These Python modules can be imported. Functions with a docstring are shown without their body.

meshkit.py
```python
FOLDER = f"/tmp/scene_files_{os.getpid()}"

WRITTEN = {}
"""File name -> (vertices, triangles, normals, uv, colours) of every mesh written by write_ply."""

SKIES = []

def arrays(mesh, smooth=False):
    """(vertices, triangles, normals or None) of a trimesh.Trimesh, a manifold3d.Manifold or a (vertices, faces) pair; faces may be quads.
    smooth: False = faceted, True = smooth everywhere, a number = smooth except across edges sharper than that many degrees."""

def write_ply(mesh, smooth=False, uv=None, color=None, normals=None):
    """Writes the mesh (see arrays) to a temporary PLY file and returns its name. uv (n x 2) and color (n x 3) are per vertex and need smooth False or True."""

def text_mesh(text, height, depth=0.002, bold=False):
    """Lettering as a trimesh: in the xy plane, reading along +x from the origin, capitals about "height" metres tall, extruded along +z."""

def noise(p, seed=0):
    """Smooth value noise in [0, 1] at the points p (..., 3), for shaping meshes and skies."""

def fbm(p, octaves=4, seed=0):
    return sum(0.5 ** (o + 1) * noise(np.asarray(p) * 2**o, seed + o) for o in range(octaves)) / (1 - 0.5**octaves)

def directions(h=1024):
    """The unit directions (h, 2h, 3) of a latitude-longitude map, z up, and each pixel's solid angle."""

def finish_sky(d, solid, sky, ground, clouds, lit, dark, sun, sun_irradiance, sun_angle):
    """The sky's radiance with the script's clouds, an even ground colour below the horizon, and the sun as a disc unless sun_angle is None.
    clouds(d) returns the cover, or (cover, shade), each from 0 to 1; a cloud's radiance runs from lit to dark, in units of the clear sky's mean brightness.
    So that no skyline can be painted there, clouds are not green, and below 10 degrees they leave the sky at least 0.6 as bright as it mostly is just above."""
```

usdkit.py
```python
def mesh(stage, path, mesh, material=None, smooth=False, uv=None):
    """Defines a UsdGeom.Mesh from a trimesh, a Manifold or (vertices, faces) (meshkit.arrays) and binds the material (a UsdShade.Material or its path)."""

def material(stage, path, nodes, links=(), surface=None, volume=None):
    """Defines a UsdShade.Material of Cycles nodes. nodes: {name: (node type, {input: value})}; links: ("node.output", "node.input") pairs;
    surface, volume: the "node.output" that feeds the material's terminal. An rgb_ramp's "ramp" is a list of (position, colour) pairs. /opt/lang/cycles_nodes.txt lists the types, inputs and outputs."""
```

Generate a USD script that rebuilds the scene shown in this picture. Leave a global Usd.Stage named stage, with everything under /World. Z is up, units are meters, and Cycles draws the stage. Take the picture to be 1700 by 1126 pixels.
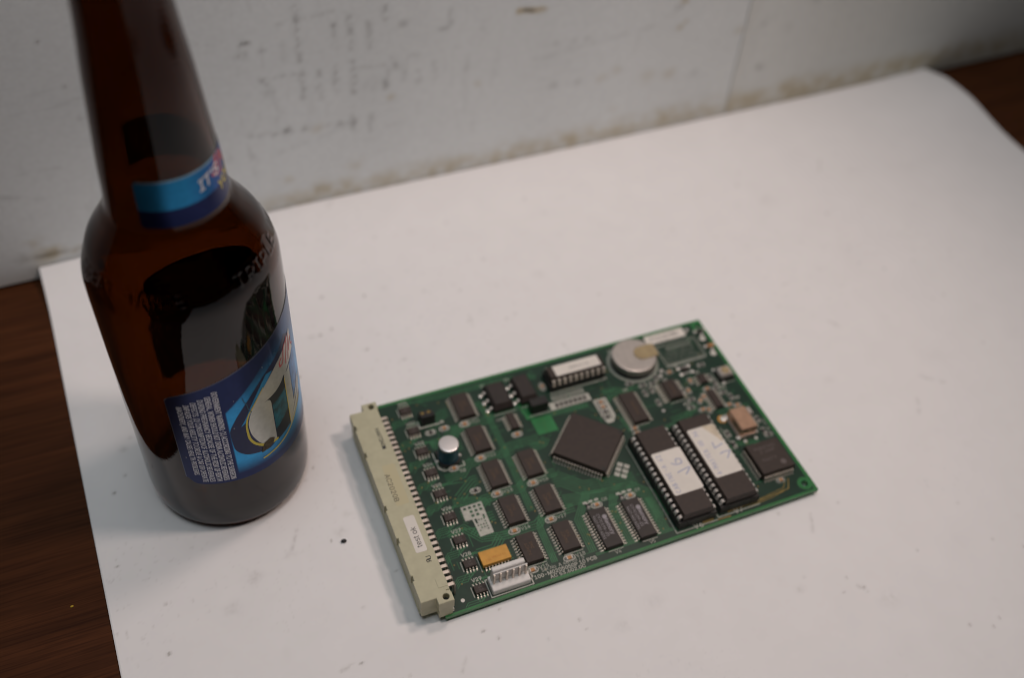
import math, random
import numpy as np, trimesh, shapely, usdkit, meshkit
from shapely.geometry import Polygon, LineString, Point, box as sbox
from scipy.interpolate import PchipInterpolator
from scipy.ndimage import distance_transform_edt, gaussian_filter
from scipy.spatial import ConvexHull
from pxr import Usd, UsdGeom, UsdLux, UsdShade, Sdf, Gf, Vt

stage = Usd.Stage.CreateInMemory()
UsdGeom.SetStageUpAxis(stage, 'Z'); UsdGeom.SetStageMetersPerUnit(stage, 1.0)
UsdGeom.Xform.Define(stage, '/World'); UsdGeom.Scope.Define(stage, '/World/Looks')
MM = 0.001
# everything below is laid out in millimetres: x along the long edge of the circuit board, y towards the wall, z up, paper at z = 0

# ------------------------------------------------------------------ camera
cam = UsdGeom.Camera.Define(stage, '/World/camera')
CR = np.array([[0.92502538, -0.37542274, 0.0581877], [-0.24050964, -0.69726553, -0.67525987], [0.29408019, 0.61063781, -0.7352811]])
CP = np.array([-64.15322602, -169.01874069, 347.63884953])
mat = Gf.Matrix4d(1.0)
for i, row in enumerate((CR[0], -CR[1], -CR[2])):
    mat.SetRow(i, Gf.Vec4d(*map(float, row), 0))
mat.SetRow(3, Gf.Vec4d(*(CP * MM).tolist(), 1))
cam.AddTransformOp().Set(mat)
cam.CreateHorizontalApertureAttr(23.6); cam.CreateVerticalApertureAttr(23.6 * 679 / 1024)
cam.CreateFocalLengthAttr(24.07)
cam.CreateClippingRangeAttr(Gf.Vec2f(0.01, 20))
cam.CreateFStopAttr(3.1); cam.CreateFocusDistanceAttr(0.365)
cam.CreateExposureAttr(0.0)

# ------------------------------------------------------------------ lamps
def rect_light(name, pos, target, w, h, inten, color):
    l = UsdLux.RectLight.Define(stage, '/World/' + name)
    p, t = np.array(pos, float), np.array(target, float)
    z = (p - t) / np.linalg.norm(p - t)
    x = np.cross([0, 1, 0.01], z); x /= np.linalg.norm(x); y = np.cross(z, x)
    m = Gf.Matrix4d(1.0)
    for i, r in enumerate((x, y, z)): m.SetRow(i, Gf.Vec4d(*map(float, r), 0))
    m.SetRow(3, Gf.Vec4d(*(p * MM).tolist(), 1))
    l.AddTransformOp().Set(m)
    l.CreateWidthAttr(w * MM); l.CreateHeightAttr(h * MM); l.CreateIntensityAttr(inten); l.CreateColorAttr(Gf.Vec3f(*color))
    return l
def spot_light(name, pos, target, radius, inten, color, cone, soft):
    l = UsdLux.SphereLight.Define(stage, '/World/' + name)
    p, t = np.array(pos, float), np.array(target, float)
    z = (p - t) / np.linalg.norm(p - t); x = np.cross([0, 1, 0.01], z); x /= np.linalg.norm(x); y = np.cross(z, x)
    m = Gf.Matrix4d(1.0)
    for i, r in enumerate((x, y, z)): m.SetRow(i, Gf.Vec4d(*map(float, r), 0))
    m.SetRow(3, Gf.Vec4d(*(p * MM).tolist(), 1))
    l.AddTransformOp().Set(m); l.CreateRadiusAttr(radius * MM); l.CreateIntensityAttr(inten); l.CreateColorAttr(Gf.Vec3f(*color))
    sh = UsdLux.ShapingAPI.Apply(l.GetPrim()); sh.CreateShapingConeAngleAttr(cone); sh.CreateShapingConeSoftnessAttr(soft)
spot_light('warm_lamp', (480, -110, 850), (25, 130, 0), 65, 60.0, (1.0, 0.80, 0.72), 25, 1.0)
spot_light('warm_lamp_001', (330, 190, 950), (60, 110, 0), 65, 40.0, (1.0, 0.80, 0.72), 31, 1.0)
rect_light('cool_lamp', (-160, -60, 1350), (-20, 110, 0), 560, 560, 4.9, (0.91, 0.96, 1.0))

# ------------------------------------------------------------------ helpers
used = {}
def numbered(parent, name):
    k = (parent, name); n = used.get(k, 0); used[k] = n + 1
    return f'{parent}/{name}' + (f'_{n:03d}' if n else '')
def path_of(parent): return '/World' if parent is None else (parent if isinstance(parent, str) else str(parent.GetPath()))
def tag(p, label=None, cat=None, group=None, kind=None):
    for k, v in (('label', label), ('category', cat), ('group', group), ('kind', kind)):
        if v: p.SetCustomDataByKey(k, v)
    return p
def thing(name, label, cat, loc=(0, 0, 0), group=None):
    x = UsdGeom.Xform.Define(stage, numbered('/World', name)); x.AddTranslateOp().Set(Gf.Vec3d(*[float(a) * MM for a in loc]))
    return tag(x.GetPrim(), label, cat, group)
ORIGIN = {}
def obj(name, mesh, m, parent=None, smooth=False, label=None, kind=None, tint=None, off=None):
    """one Mesh prim; mesh in mm in the frame of its top-level thing"""
    v, f, n = meshkit.arrays(mesh, smooth)
    path = numbered(path_of(parent), name)
    p = UsdGeom.Mesh.Define(stage, path)
    p.CreatePointsAttr(Vt.Vec3fArray.FromNumpy((v * MM).astype(np.float32)))
    p.CreateFaceVertexCountsAttr(Vt.IntArray.FromNumpy(np.full(len(f), 3, np.int32)))
    p.CreateFaceVertexIndicesAttr(Vt.IntArray.FromNumpy(f.astype(np.int32).ravel()))
    p.CreateSubdivisionSchemeAttr('none')
    if n is not None:
        p.CreateNormalsAttr(Vt.Vec3fArray.FromNumpy(n.astype(np.float32))); p.SetNormalsInterpolation('vertex')
    if tint is not None:
        UsdGeom.PrimvarsAPI(p).CreatePrimvar('tint', Sdf.ValueTypeNames.Color3fArray, 'vertex').Set(Vt.Vec3fArray.FromNumpy(np.asarray(tint, np.float32)))
    UsdShade.MaterialBindingAPI.Apply(p.GetPrim()).Bind(m)
    return tag(p.GetPrim(), label, None, None, kind)
cat = trimesh.util.concatenate
def hull(pts):
    h = ConvexHull(np.asarray(pts, float)); m = trimesh.Trimesh(h.points, h.simplices, process=True); m.fix_normals(); return m
def bx(x0, x1, y0, y1, z0, z1):
    m = trimesh.creation.box((x1 - x0, y1 - y0, z1 - z0)); m.apply_translation(((x0 + x1) / 2, (y0 + y1) / 2, (z0 + z1) / 2)); return m
def cbx(x0, x1, y0, y1, z0, z1, c=0.25, bottom=False):
    """box with chamfered upper edges"""
    P = []
    for sx in (0, 1):
        for sy in (0, 1):
            X, Y = (x0, x1)[sx], (y0, y1)[sy]; ix, iy = (c, -c)[sx], (c, -c)[sy]
            P += [(X + ix, Y + iy, z1), (X + ix * .2, Y + iy, z1 - c * .7), (X + ix, Y + iy * .2, z1 - c * .7), (X + ix, Y, z1 - c), (X, Y + iy, z1 - c),
                  (X + ix, Y, z0), (X, Y + iy, z0)]
    return hull(P)
def rot(m, deg, at=(0, 0)):
    m = m.copy(); m.apply_transform(trimesh.transformations.rotation_matrix(math.radians(deg), (0, 0, 1), (at[0], at[1], 0))); return m
def mv(m, x=0, y=0, z=0):
    m = m.copy(); m.apply_translation((x, y, z)); return m
def cyl(r, z0, z1, x=0, y=0, n=32, c=0.0):
    if c:
        m = trimesh.creation.revolve([(0, z0), (r, z0), (r, z1 - c), (r - c * .3, z1 - c * .3), (r - c, z1), (0, z1)], sections=n)
    else:
        m = trimesh.creation.cylinder(r, z1 - z0, sections=n); m.apply_translation((0, 0, (z0 + z1) / 2))
    return mv(m, x, y)
def flat(poly, z):
    """a printed or plated sheet: polygon(s) as one upward-facing sheet at height z"""
    ms = []
    for g in getattr(poly, 'geoms', [poly]):
        if g.is_empty or g.area < 1e-4 or g.geom_type != 'Polygon': continue
        v, f = trimesh.creation.triangulate_polygon(g, engine='earcut')
        m = trimesh.Trimesh(np.c_[v, np.full(len(v), z)], f, process=False)
        if m.face_normals[:, 2].mean() < 0: m.invert()
        ms.append(m)
    return cat(ms)
def text(s, h, x, y, z, ang=0, center=True, bold=False, depth=0.02, squeeze=1.0):
    m = meshkit.text_mesh(s, h, depth, bold=bold); m.apply_scale((squeeze, 1, 1))
    if center: m.apply_translation((-m.bounds[:, 0].mean(), -m.bounds[:, 1].mean(), 0))
    return mv(rot(m, ang), x, y, z)
def lead(profile, width, th=0.2):
    """a bent lead: side profile (outwards, up) swept over its width, pointing along +x"""
    g = LineString(profile).buffer(th / 2, cap_style=2, join_style=2)
    m = trimesh.creation.extrude_polygon(g, width, engine='earcut'); m.apply_translation((0, 0, -width / 2))
    m.apply_transform([[1, 0, 0, 0], [0, 0, -1, 0], [0, 1, 0, 0], [0, 0, 0, 1]]); return m

# ------------------------------------------------------------------ materials
def M(name, color, rough=0.5, metal=0.0, spec=0.5, noise=None, bump=None, coat=0.0, trans=0.0, ior=1.5, tint=False, tintmul=None, sub=0.0):
    """noise: (scale per metre, amount) mottles the colour; bump: (scale, strength)"""
    nodes = {'p': ('principled_bsdf', dict(base_color=color, roughness=rough, metallic=metal, specular_ior_level=spec, coat_weight=coat, transmission_weight=trans, ior=ior))}
    links = []
    src = None
    if tint:
        nodes['a'] = ('attribute', {'attribute': 'tint'}); src = 'a.color'
    if noise or bump:
        nodes['geo'] = ('texture_coordinate', {})
    if noise:
        lo, hi = 1 - noise[1], 1 + noise[1]
        nodes['n'] = ('noise_texture', dict(scale=noise[0], detail=4, roughness=0.6)); links.append(('geo.object', 'n.vector'))
        nodes['r'] = ('rgb_ramp', {'ramp': [(0.25, (lo * .5, lo * .5, lo * .5)), (0.75, (hi * .5, hi * .5, hi * .5))]}); links.append(('n.fac', 'r.fac'))
        nodes['x'] = ('mix_color', dict(blend_type='multiply', fac=1.0, a=tuple(2 * c for c in color), use_clamp=False))
        if src:
            nodes['d'] = ('mix_color', dict(blend_type='add', fac=1.0, use_clamp=False)); links += [(src, 'd.a'), (src, 'd.b'), ('d.result', 'x.a')]
        links += [('r.color', 'x.b')]; src = 'x.result'
    if src: links.append((src, 'p.base_color'))
    if bump:
        nodes['bn'] = ('noise_texture', dict(scale=bump[0], detail=3, roughness=0.6)); nodes['b'] = ('bump', dict(strength=bump[1], distance=0.0003))
        links += [('geo.object', 'bn.vector'), ('bn.fac', 'b.height'), ('b.normal', 'p.normal')]
    return usdkit.material(stage, '/World/Looks/' + name, nodes, links, surface='p.BSDF')

m_board = M('green_laminate', (0.025, 0.16, 0.045), 0.35, noise=(150, .15))
m_plane = M('green_mask_over_copper', (0.0070, 0.031, 0.018), 0.32, noise=(120, .3))
m_trace = M('green_mask_over_trace', (0.030, 0.135, 0.056), 0.32, noise=(200, .25))
m_patch = M('bare_green_mask', (0.020, 0.17, 0.05), 0.35, noise=(200, .2))
m_gold = M('gilded_trace', (0.22, 0.15, 0.035), 0.35, noise=(300, .3))
m_silk = M('white_print', (0.44, 0.44, 0.385), 0.6, noise=(600, .2))
m_silk_dim = M('worn_white_print', (0.24, 0.26, 0.22), 0.6, noise=(500, .3))
m_ic = M('dark_moulded_plastic', (0.029, 0.0180, 0.0130), 0.55, noise=(500, .25), bump=(6000, .12))
m_ic2 = M('brown_black_plastic', (0.021, 0.015, 0.0125), 0.5, noise=(400, .25), bump=(6000, .12))
m_mark = M('laser_marking', (0.11, 0.058, 0.022), 0.6, noise=(900, .4))
m_logo = M('pale_marking', (0.30, 0.28, 0.30), 0.6)
m_logo_dim = M('faint_marking', (0.11, 0.09, 0.085), 0.6)
m_black = M('black_plastic', (0.012, 0.012, 0.011), 0.45)
m_tin = M('tinned_metal', (0.74, 0.69, 0.60), 0.30, metal=0.55, noise=(2500, .2))
m_solder = M('solder', (0.74, 0.71, 0.66), 0.26, metal=0.6)
m_connpin = M('dull_connector_pin', (0.62, 0.55, 0.48), 0.5, metal=0.7, noise=(800, .2))
m_steel = M('brushed_steel', (0.62, 0.58, 0.54), 0.38, metal=1.0, noise=(400, .1))
m_can = M('coppery_can', (0.56, 0.37, 0.26), 0.38, metal=1.0, noise=(300, .15))
m_tab = M('tan_tab', (0.38, 0.30, 0.17), 0.5, metal=0.4, noise=(400, .15))
m_alu = M('aluminium', (0.86, 0.83, 0.82), 0.35, metal=1.0)
m_sleeve = M('blue_sleeve', (0.035, 0.13, 0.19), 0.3, metal=0.3)
m_beige = M('beige_plastic', (0.475, 0.455, 0.31), 0.5, noise=(250, .08), bump=(3000, .06))
m_beige_d = M('beige_ink', (0.27, 0.24, 0.14), 0.6)
m_white = M('white_nylon', (0.72, 0.70, 0.67), 0.45, noise=(300, .06))
m_sticker = M('white_sticker', (0.70, 0.66, 0.60), 0.6, noise=(150, .06))
m_ink = M('black_ink', (0.03, 0.03, 0.03), 0.6)
m_pen = M('blue_pen', (0.38, 0.40, 0.52), 0.6)
m_amberchip = M('orange_resin', (0.58, 0.29, 0.045), 0.5, noise=(300, .12))
m_rust = M('orange_mark', (0.48, 0.18, 0.03), 0.6)
m_cap = M('tan_ceramic', (0.42, 0.20, 0.075), 0.45, noise=(800, .2))
m_res = M('black_resistor', (0.02, 0.018, 0.017), 0.4)
m_crumb = M('dark_crumb', (0.01, 0.01, 0.012), 0.7)
m_yellow = M('yellow_crumb', (0.6, 0.4, 0.03), 0.7)
m_foil = M('printed_foil', (1, 1, 1), 0.30, metal=0.75, tint=True, noise=(700, .12), bump=(2500, .05))
m_navy = M('navy_foil', (0.008, 0.014, 0.06), 0.32, metal=0.5, noise=(700, .15))
m_navy2 = M('near_black_foil', (0.004, 0.008, 0.018), 0.32, metal=0.4)
m_silver = M('silver_foil', (0.52, 0.52, 0.48), 0.36, metal=0.75, noise=(500, .1))
m_yfoil = M('yellow_print', (0.62, 0.52, 0.06), 0.4, metal=0.3)
m_red = M('red_print', (0.45, 0.05, 0.06), 0.4)
m_ltext = M('white_lettering', (0.74, 0.74, 0.77), 0.45, metal=0.3)
m_paper = M('white_card', (1, 1, 1), 0.62, tint=True, spec=0.3, noise=(60, .02), bump=(700, .03))
m_wall = M('scuffed_white_board', (1, 1, 1), 0.6, tint=True, spec=0.3, noise=(400, .04), bump=(900, .05))
m_wedge = M('dark_board_edge', (0.06, 0.055, 0.05), 0.8)

def wood():
    n = {'c': ('texture_coordinate', {}), 'mp': ('mapping', dict(scale=(9.0, 160.0, 60.0), rotation=(0, 0, 0.05))), 'n': ('noise_texture', dict(scale=1.0, detail=6, roughness=.65, distortion=.6)),
         'mp2': ('mapping', dict(scale=(25.0, 1100.0, 60.0), rotation=(0, 0, 0.05))), 'n2': ('noise_texture', dict(scale=1.0, detail=3, roughness=.6)),
         'r': ('rgb_ramp', {'ramp': [(0.28, (.034, .0108, .0036)), (0.48, (.056, .0185, .0062)), (0.64, (.076, .0255, .0086)), (0.78, (.046, .0145, .0049))]}),
         'r2': ('rgb_ramp', {'ramp': [(0.38, (.62, .58, .55)), (0.52, (1, 1, 1))]}),
         'x': ('mix_color', dict(blend_type='multiply', fac=0.8)), 'p': ('principled_bsdf', dict(roughness=0.55, specular_ior_level=0.1))}
    return usdkit.material(stage, '/World/Looks/dark_woodgrain', n, [('c.object', 'mp.vector'), ('mp.vector', 'n.vector'), ('n.fac', 'r.fac'), ('c.object', 'mp2.vector'), ('mp2.vector', 'n2.vector'),
        ('n2.fac', 'r2.fac'), ('r.color', 'x.a'), ('r2.color', 'x.b'), ('x.result', 'p.base_color')], surface='p.BSDF')
m_wood = wood()
m_clear = usdkit.material(stage, '/World/Looks/inner_glass', {'p': ('principled_bsdf', dict(base_color=(0.95, 0.9, 0.8), roughness=0.02, transmission_weight=1.0, ior=1.46))}, [], surface='p.BSDF')
m_glass = usdkit.material(stage, '/World/Looks/amber_glass', {'p': ('principled_bsdf', dict(base_color=(0.043, 0.0085, 0.0006), roughness=0.02, transmission_weight=1.0, ior=1.46)),
    'c': ('texture_coordinate', {}), 'n': ('noise_texture', dict(scale=900.0, detail=2)), 'b': ('bump', dict(strength=0.06, distance=0.0002))},
    [('c.object', 'n.vector'), ('n.fac', 'b.height'), ('b.normal', 'p.normal')], surface='p.BSDF')

# ------------------------------------------------------------------ table, wall, card
rng = np.random.default_rng(7)
WA = np.array([-134.4, 224.5]); WD = np.array([479.3, 244.2]) - WA; WD /= np.linalg.norm(WD); WN = np.array([-WD[1], WD[0]])
table = thing('table', 'dark brown wood-grain tabletop under the white card', 'table')
obj('tabletop', cbx(-700, 1100, -700, 420, -25, -0.7, 1.5), m_wood, table)

def grid(us, vs):
    U, V = np.meshgrid(us, vs, indexing='ij'); n, m = U.shape
    i = (np.arange(n - 1)[:, None] * m + np.arange(m - 1)[None, :]).ravel()
    f = np.vstack([np.c_[i, i + m, i + m + 1], np.c_[i, i + m + 1, i + 1]])
    return U.ravel(), V.ravel(), f
def spot(U, V, u, v, ru, rv, a, rag=None):
    g = np.exp(-(((U - u) / ru) ** 2 + ((V - v) / rv) ** 2))
    if rag is not None: g = g * np.clip(rag * 2.2 - 0.35, 0, 1.3)
    return a * g
def seg(U, V, p, q, w, a, rag):
    p, q = np.array(p, float), np.array(q, float); d = q - p; L = max(np.hypot(*d), 1e-6)
    t = np.clip(((U - p[0]) * d[0] + (V - p[1]) * d[1]) / L ** 2, 0, 1)
    r = np.hypot(U - p[0] - t * d[0], V - p[1] - t * d[1])
    return a * np.exp(-(r / w) ** 2) * np.clip(rag * 2.6 - 0.75, 0, 1.3)

# the wall: two white painted boards side by side, s along the wall from WA, t up
def wall_panel(s0, s1, parent, right):
    # fine sheet over the part in view, set in a plain slab
    t_hi = 190.0
    U, V, f = grid(np.arange(s0, s1 + .01, 1.0), np.arange(1.2, t_hi, 1.0))
    P3 = np.c_[U, V, U * 0]
    rag = meshkit.fbm(P3 / 2.0, 3, 3); rag2 = meshkit.fbm(P3 / 5.0 + 9, 4, 5); big = meshkit.fbm(P3 / 45.0, 3, 8)
    D = np.zeros(len(U)); B = np.zeros(len(U))       # grey scuffs, brown stains
    G = .55
    for (s, t1, t0, a) in [(148, 115, 89, .5), (148, 83, 70, .5), (155.5, 83, 68, .6), (163.5, 83, 71, .6), (171.5, 106, 91, .55), (171.5, 83, 68, .75), (170.5, 55, 47, .6), (180, 102, 89, .55),
                        (179, 53, 45, .6), (188, 108, 102, .6), (187, 74, 67, .7), (219, 101, 94, .4), (211, 75, 68, .45), (203, 72, 67, .45), (122, 56, 34, .3), (132, 82, 74, .3), (135, 78, 58, .2),
                        (196, 78, 70, .35), (164, 104, 92, .35), (141, 100, 92, .2), (227, 74, 68, .3), (235, 92, 84, .25), (243, 72, 62, .2)]:
        D += seg(U, V, (s, t0), (s, t1), 1.6, a, rag)
    for p, q, a in [((122, 103), (127, 102), .8), ((129, 83), (148, 83), .45), ((122, 55), (134, 54), .45), ((154, 53), (172, 51), .35), ((175, 80), (193, 78), .3), ((190, 82), (203, 81), .4), ((212, 92), (217, 92), .5),
                    ((262, 66), (330, 72), .22), ((130, 42), (170, 50), .2), ((60, 118), (112, 104), .15), ((196, 118), (240, 112), .25), ((140, 108), (165, 110), .25)]:
        D += seg(U, V, p, q, 1.1, a, rag)
    B += seg(U, V, (253, 94), (266, 92.5), 1.3, 1.4, np.clip(rag + .25, 0, 1)); D += seg(U, V, (256, 94), (260, 93), 1.0, 1.0, rag + .2)
    for s, t, r, a in [(139, 54, 2.4, 1.0), (147, 53, 1.6, .7), (133, 53, 1.4, .6), (164, 103, 1.6, .6), (196, 98, 2.0, 1.0), (123, 97, 2.4, .9), (124, 102, 2.0, .7), (132, 97, 1.8, .6), (131, 82, 1.5, 1.0),
                       (180, 70, 4.5, .25), (191, 77, 3.0, .4), (342, 80, 2.0, 1.3), (274, 73, 1.6, .4), (284, 72, 1.6, .4), (291, 72, 1.6, .4), (283, 68, 1.6, .4), (289, 48, 2.2, .4), (275, 49, 3, .35),
                       (361, 39, 2.5, .4), (403, 33, 2.4, .9), (398, 60, 1.8, .5), (47, 118, .8, .9), (52, 97, 1.1, .8), (54, 81, 1.4, .5), (13, 15, 3, .4), (163, 52, 2.0, .5), (415, 55, 3, .3), (430, 70, 4, .3)]:
        D += spot(U, V, s, t, r, r * .8, a, rag)
    for s, t, r, a in [(345, 83, 2, 1.0), (345, 68, 2, .6), (348, 71, 1.2, .5), (311, 50, 3, .35), (303, 47, 3, .4), (330, 42, 5, .35), (344, 41, 4, .35), (383, 59, 3, .4), (333, 17, 2.5, .7), (342, 17, 2, .5),
                       (351, 16, 2, .5), (312, 26, 3, .3), (162, 16, 4, .6), (170, 27, 4, .5), (189, 61, 2, .5), (233, 59, 2.2, .5), (150, 17, 5, .5), (137, 26, 2.5, .4), (153, 52, 3, .4), (286, 11, 4, .5), (433, 13, 8, .5),
                       (20, 22, 4, .5), (27, 14, 4, .8), (36, 13, 3, .7), (20, 13, 8, .4)]:
        B += spot(U, V, s, t, r, r * .8, a, rag2)
    D += seg(U, V, (8, 60), (40, 59), 1.0, .25, rag2) + seg(U, V, (5, 52), (30, 45), 1.2, .3, rag2) + seg(U, V, (10, 14), (40, 13), 1.2, .9, rag2)
    D += np.clip(meshkit.fbm(P3 / np.array([2.2, 9.0, 1]) + 31, 3, 21) - .62, 0, 1) * .9 * np.clip(big * 2 - .8, 0, 1)
    D += np.clip(meshkit.fbm(P3 / np.array([10.0, 2.0, 1]) + 77, 3, 25) - .62, 0, 1) * .9 * np.clip(1.2 - big * 2, 0, 1)
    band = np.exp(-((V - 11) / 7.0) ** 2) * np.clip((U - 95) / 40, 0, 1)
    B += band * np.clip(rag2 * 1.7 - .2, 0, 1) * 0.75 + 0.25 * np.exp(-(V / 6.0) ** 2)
    if right: B += .06 + .12 * big + .14 * np.clip((U - s0) / 60, 0, 1) + .12 * np.exp(-((U - s0) / 7) ** 2)
    else: B += .06 * np.clip((U - 300) / 80, 0, 1)
    D = .52 * D
    base = np.array([.855, .905, .915]) * (0.95 + .1 * big)[:, None]
    base = base * (1 - np.clip(D, 0, .85))[:, None] + np.array([.10, .095, .085]) * np.clip(D, 0, .85)[:, None]
    B = np.clip(B, 0, .9)[:, None]; col = base * (1 - B) + base * np.array([.66, .55, .38]) * B
    depth = 0.25 * (rag2 - .5) * 0.4
    XY = WA + U[:, None] * WD - depth[:, None] * 0.3 * WN
    front = trimesh.Trimesh(np.c_[XY, V], f, process=False)
    if (front.face_normals[0][:2] @ WN) > 0: front.invert()
    def slab(t0, t1, y0, y1):
        c = [WA + s * WD + y * WN for s in (s0, s1) for y in (y0, y1)]
        return hull([(*p, t) for p in c for t in (t0, t1)])
    obj('board_face', front, m_wall, parent, smooth=True, tint=col)
    sl = slab(1.2, 700, 0.4, 9.5); up = slab(t_hi - 1.0, 700, -0.05, 0.4)
    sm = cat([sl, up]); obj('board_core', sm, m_wall, parent, tint=np.tile([.855, .905, .915], (len(sm.vertices), 1)))
wall = thing('wall', 'scuffed white painted board wall behind the card', 'wall')
p0 = UsdGeom.Xform.Define(stage, '/World/wall/panel').GetPrim(); p1 = UsdGeom.Xform.Define(stage, '/World/wall/panel_001').GetPrim()
wall_panel(-560, 386.6, p0, False); wall_panel(386.9, 1150, p1, True)

# the card: its back edge curls up a little where it meets the wall
def card():
    L = 520.0
    us = np.arange(0, L + .01, .75); vs = np.r_[np.arange(-476, -110, 6.0), np.arange(-110, 236.01, .75)]
    U, V, f = grid(us, vs)
    x = -110.2 - 0.0257 * (V - 17.5) + U * (1 + 0 * V)
    wy = WA[1] + (x - WA[0]) * WD[1] / WD[0]
    k = np.interp(U, [0, 40, 120, 300, 440, 520], [8.0, 9.0, 10.0, 6.5, 4.5, 3.5])
    y = V + (wy - 225.0) * np.clip((V + 20) / 245, 0, 1) - (236 - 225) + .3       # back edge just in front of the wall
    y = np.where(y > wy - .6, wy - .6, y)
    d = np.clip(1 - (wy - y) / 34.0, 0, 1)
    z = k * d ** 2.2
    z += 5.0 * np.exp(-((U - 520) / 45.0) ** 2) * np.exp(-((wy - y - 30) / 26.0) ** 2) * (1 - .0 * d)
    x = x - 8.0 * np.clip((U - 440) / 80, 0, 1) ** 2 * np.clip(1 - (wy - y) / 14, 0, 1) ** 1.6       # right corner turns in
    P3 = np.c_[U, V, U * 0]
    rag = meshkit.fbm(P3 / 1.5, 3, 13); big = meshkit.fbm(P3 / 60.0, 3, 18); med = meshkit.fbm(P3 / 9.0, 4, 19)
    D = np.clip(rag - .72, 0, 1) * 1.2 * np.clip(big * 3 - 1.35, 0, 1) + np.clip(med - .70, 0, 1) * .15
    for xx, yy, r, a in [(104, 155, 3, .15), (240, 168, 6, .13), (-88, 160, 5, .2), (-96, 115, 2, .4), (-92, 120, 1.2, .7), (-88, 116, 1.2, .4), (-60, 40, 3, .35), (-70, 30, 3, .3), (-45, 45, 2, .3), (-20, 55, 2, .3),
                         (-25, 48, 2.5, .35), (60, -25, 3, .2), (75, -20, 4, .15), (160, -50, 4, .2), (130, -35, 2, .3), (200, 50, 3, .15), (260, 120, 8, .08), (330, 170, 8, .08), (-10, 150, 2, .3), (30, 170, 2, .25), (5, 0, 1.5, .3)]:
        D += spot(x, y, xx, yy, r, r * .8, a * .5, rag)
    for k in range(150):
        xx, yy = rng.uniform(-108, 300), rng.uniform(-100, 210); a = rng.uniform(.25, .85) * (1.2 if xx < 20 else .55)
        m = (abs(x - xx) < 4) & (abs(y - yy) < 4); D[m] += spot(x[m], y[m], xx, yy, rng.uniform(.35, .8), rng.uniform(.35, .7), a)
    for k in range(26):
        xx, yy, a0 = rng.uniform(-100, 330), rng.uniform(-90, 205), rng.uniform(0, 3.14); l = rng.uniform(3, 12)
        m = (abs(x - xx) < 16) & (abs(y - yy) < 16); D[m] += seg(x[m], y[m], (xx, yy), (xx + l * math.cos(a0), yy + l * math.sin(a0)), .7, .22, rag[m])
    D = np.clip(D, 0, .85)[:, None]
    base = np.array([.80, .79, .785]) * (0.99 + .02 * big)[:, None]
    col = base * (1 - D) + np.array([.16, .13, .10]) * D
    n = len(U); A = np.c_[x, y, z]
    nu, nv = len(us), len(vs); ii = np.arange(n).reshape(nu, nv); loop = np.r_[ii[:, 0], ii[-1, 1:], ii[-2::-1, -1], ii[0, -2:0:-1]]
    nx = np.roll(loop, -1); lo = A - [0, 0, .45]
    verts = np.vstack([A, lo]); side = np.vstack([np.c_[loop, loop + n, nx + n], np.c_[loop, nx + n, nx]])
    return trimesh.Trimesh(verts, np.vstack([f, f[:, ::-1] + n, side]), process=False), np.vstack([col, col])
cm, cc = card()
cp = obj('paper_sheet', cm, m_paper, None, smooth=True, tint=cc)
tag(cp, 'large white paper sheet lying on the brown table, its back edge against the wall', 'paper sheet')

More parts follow.
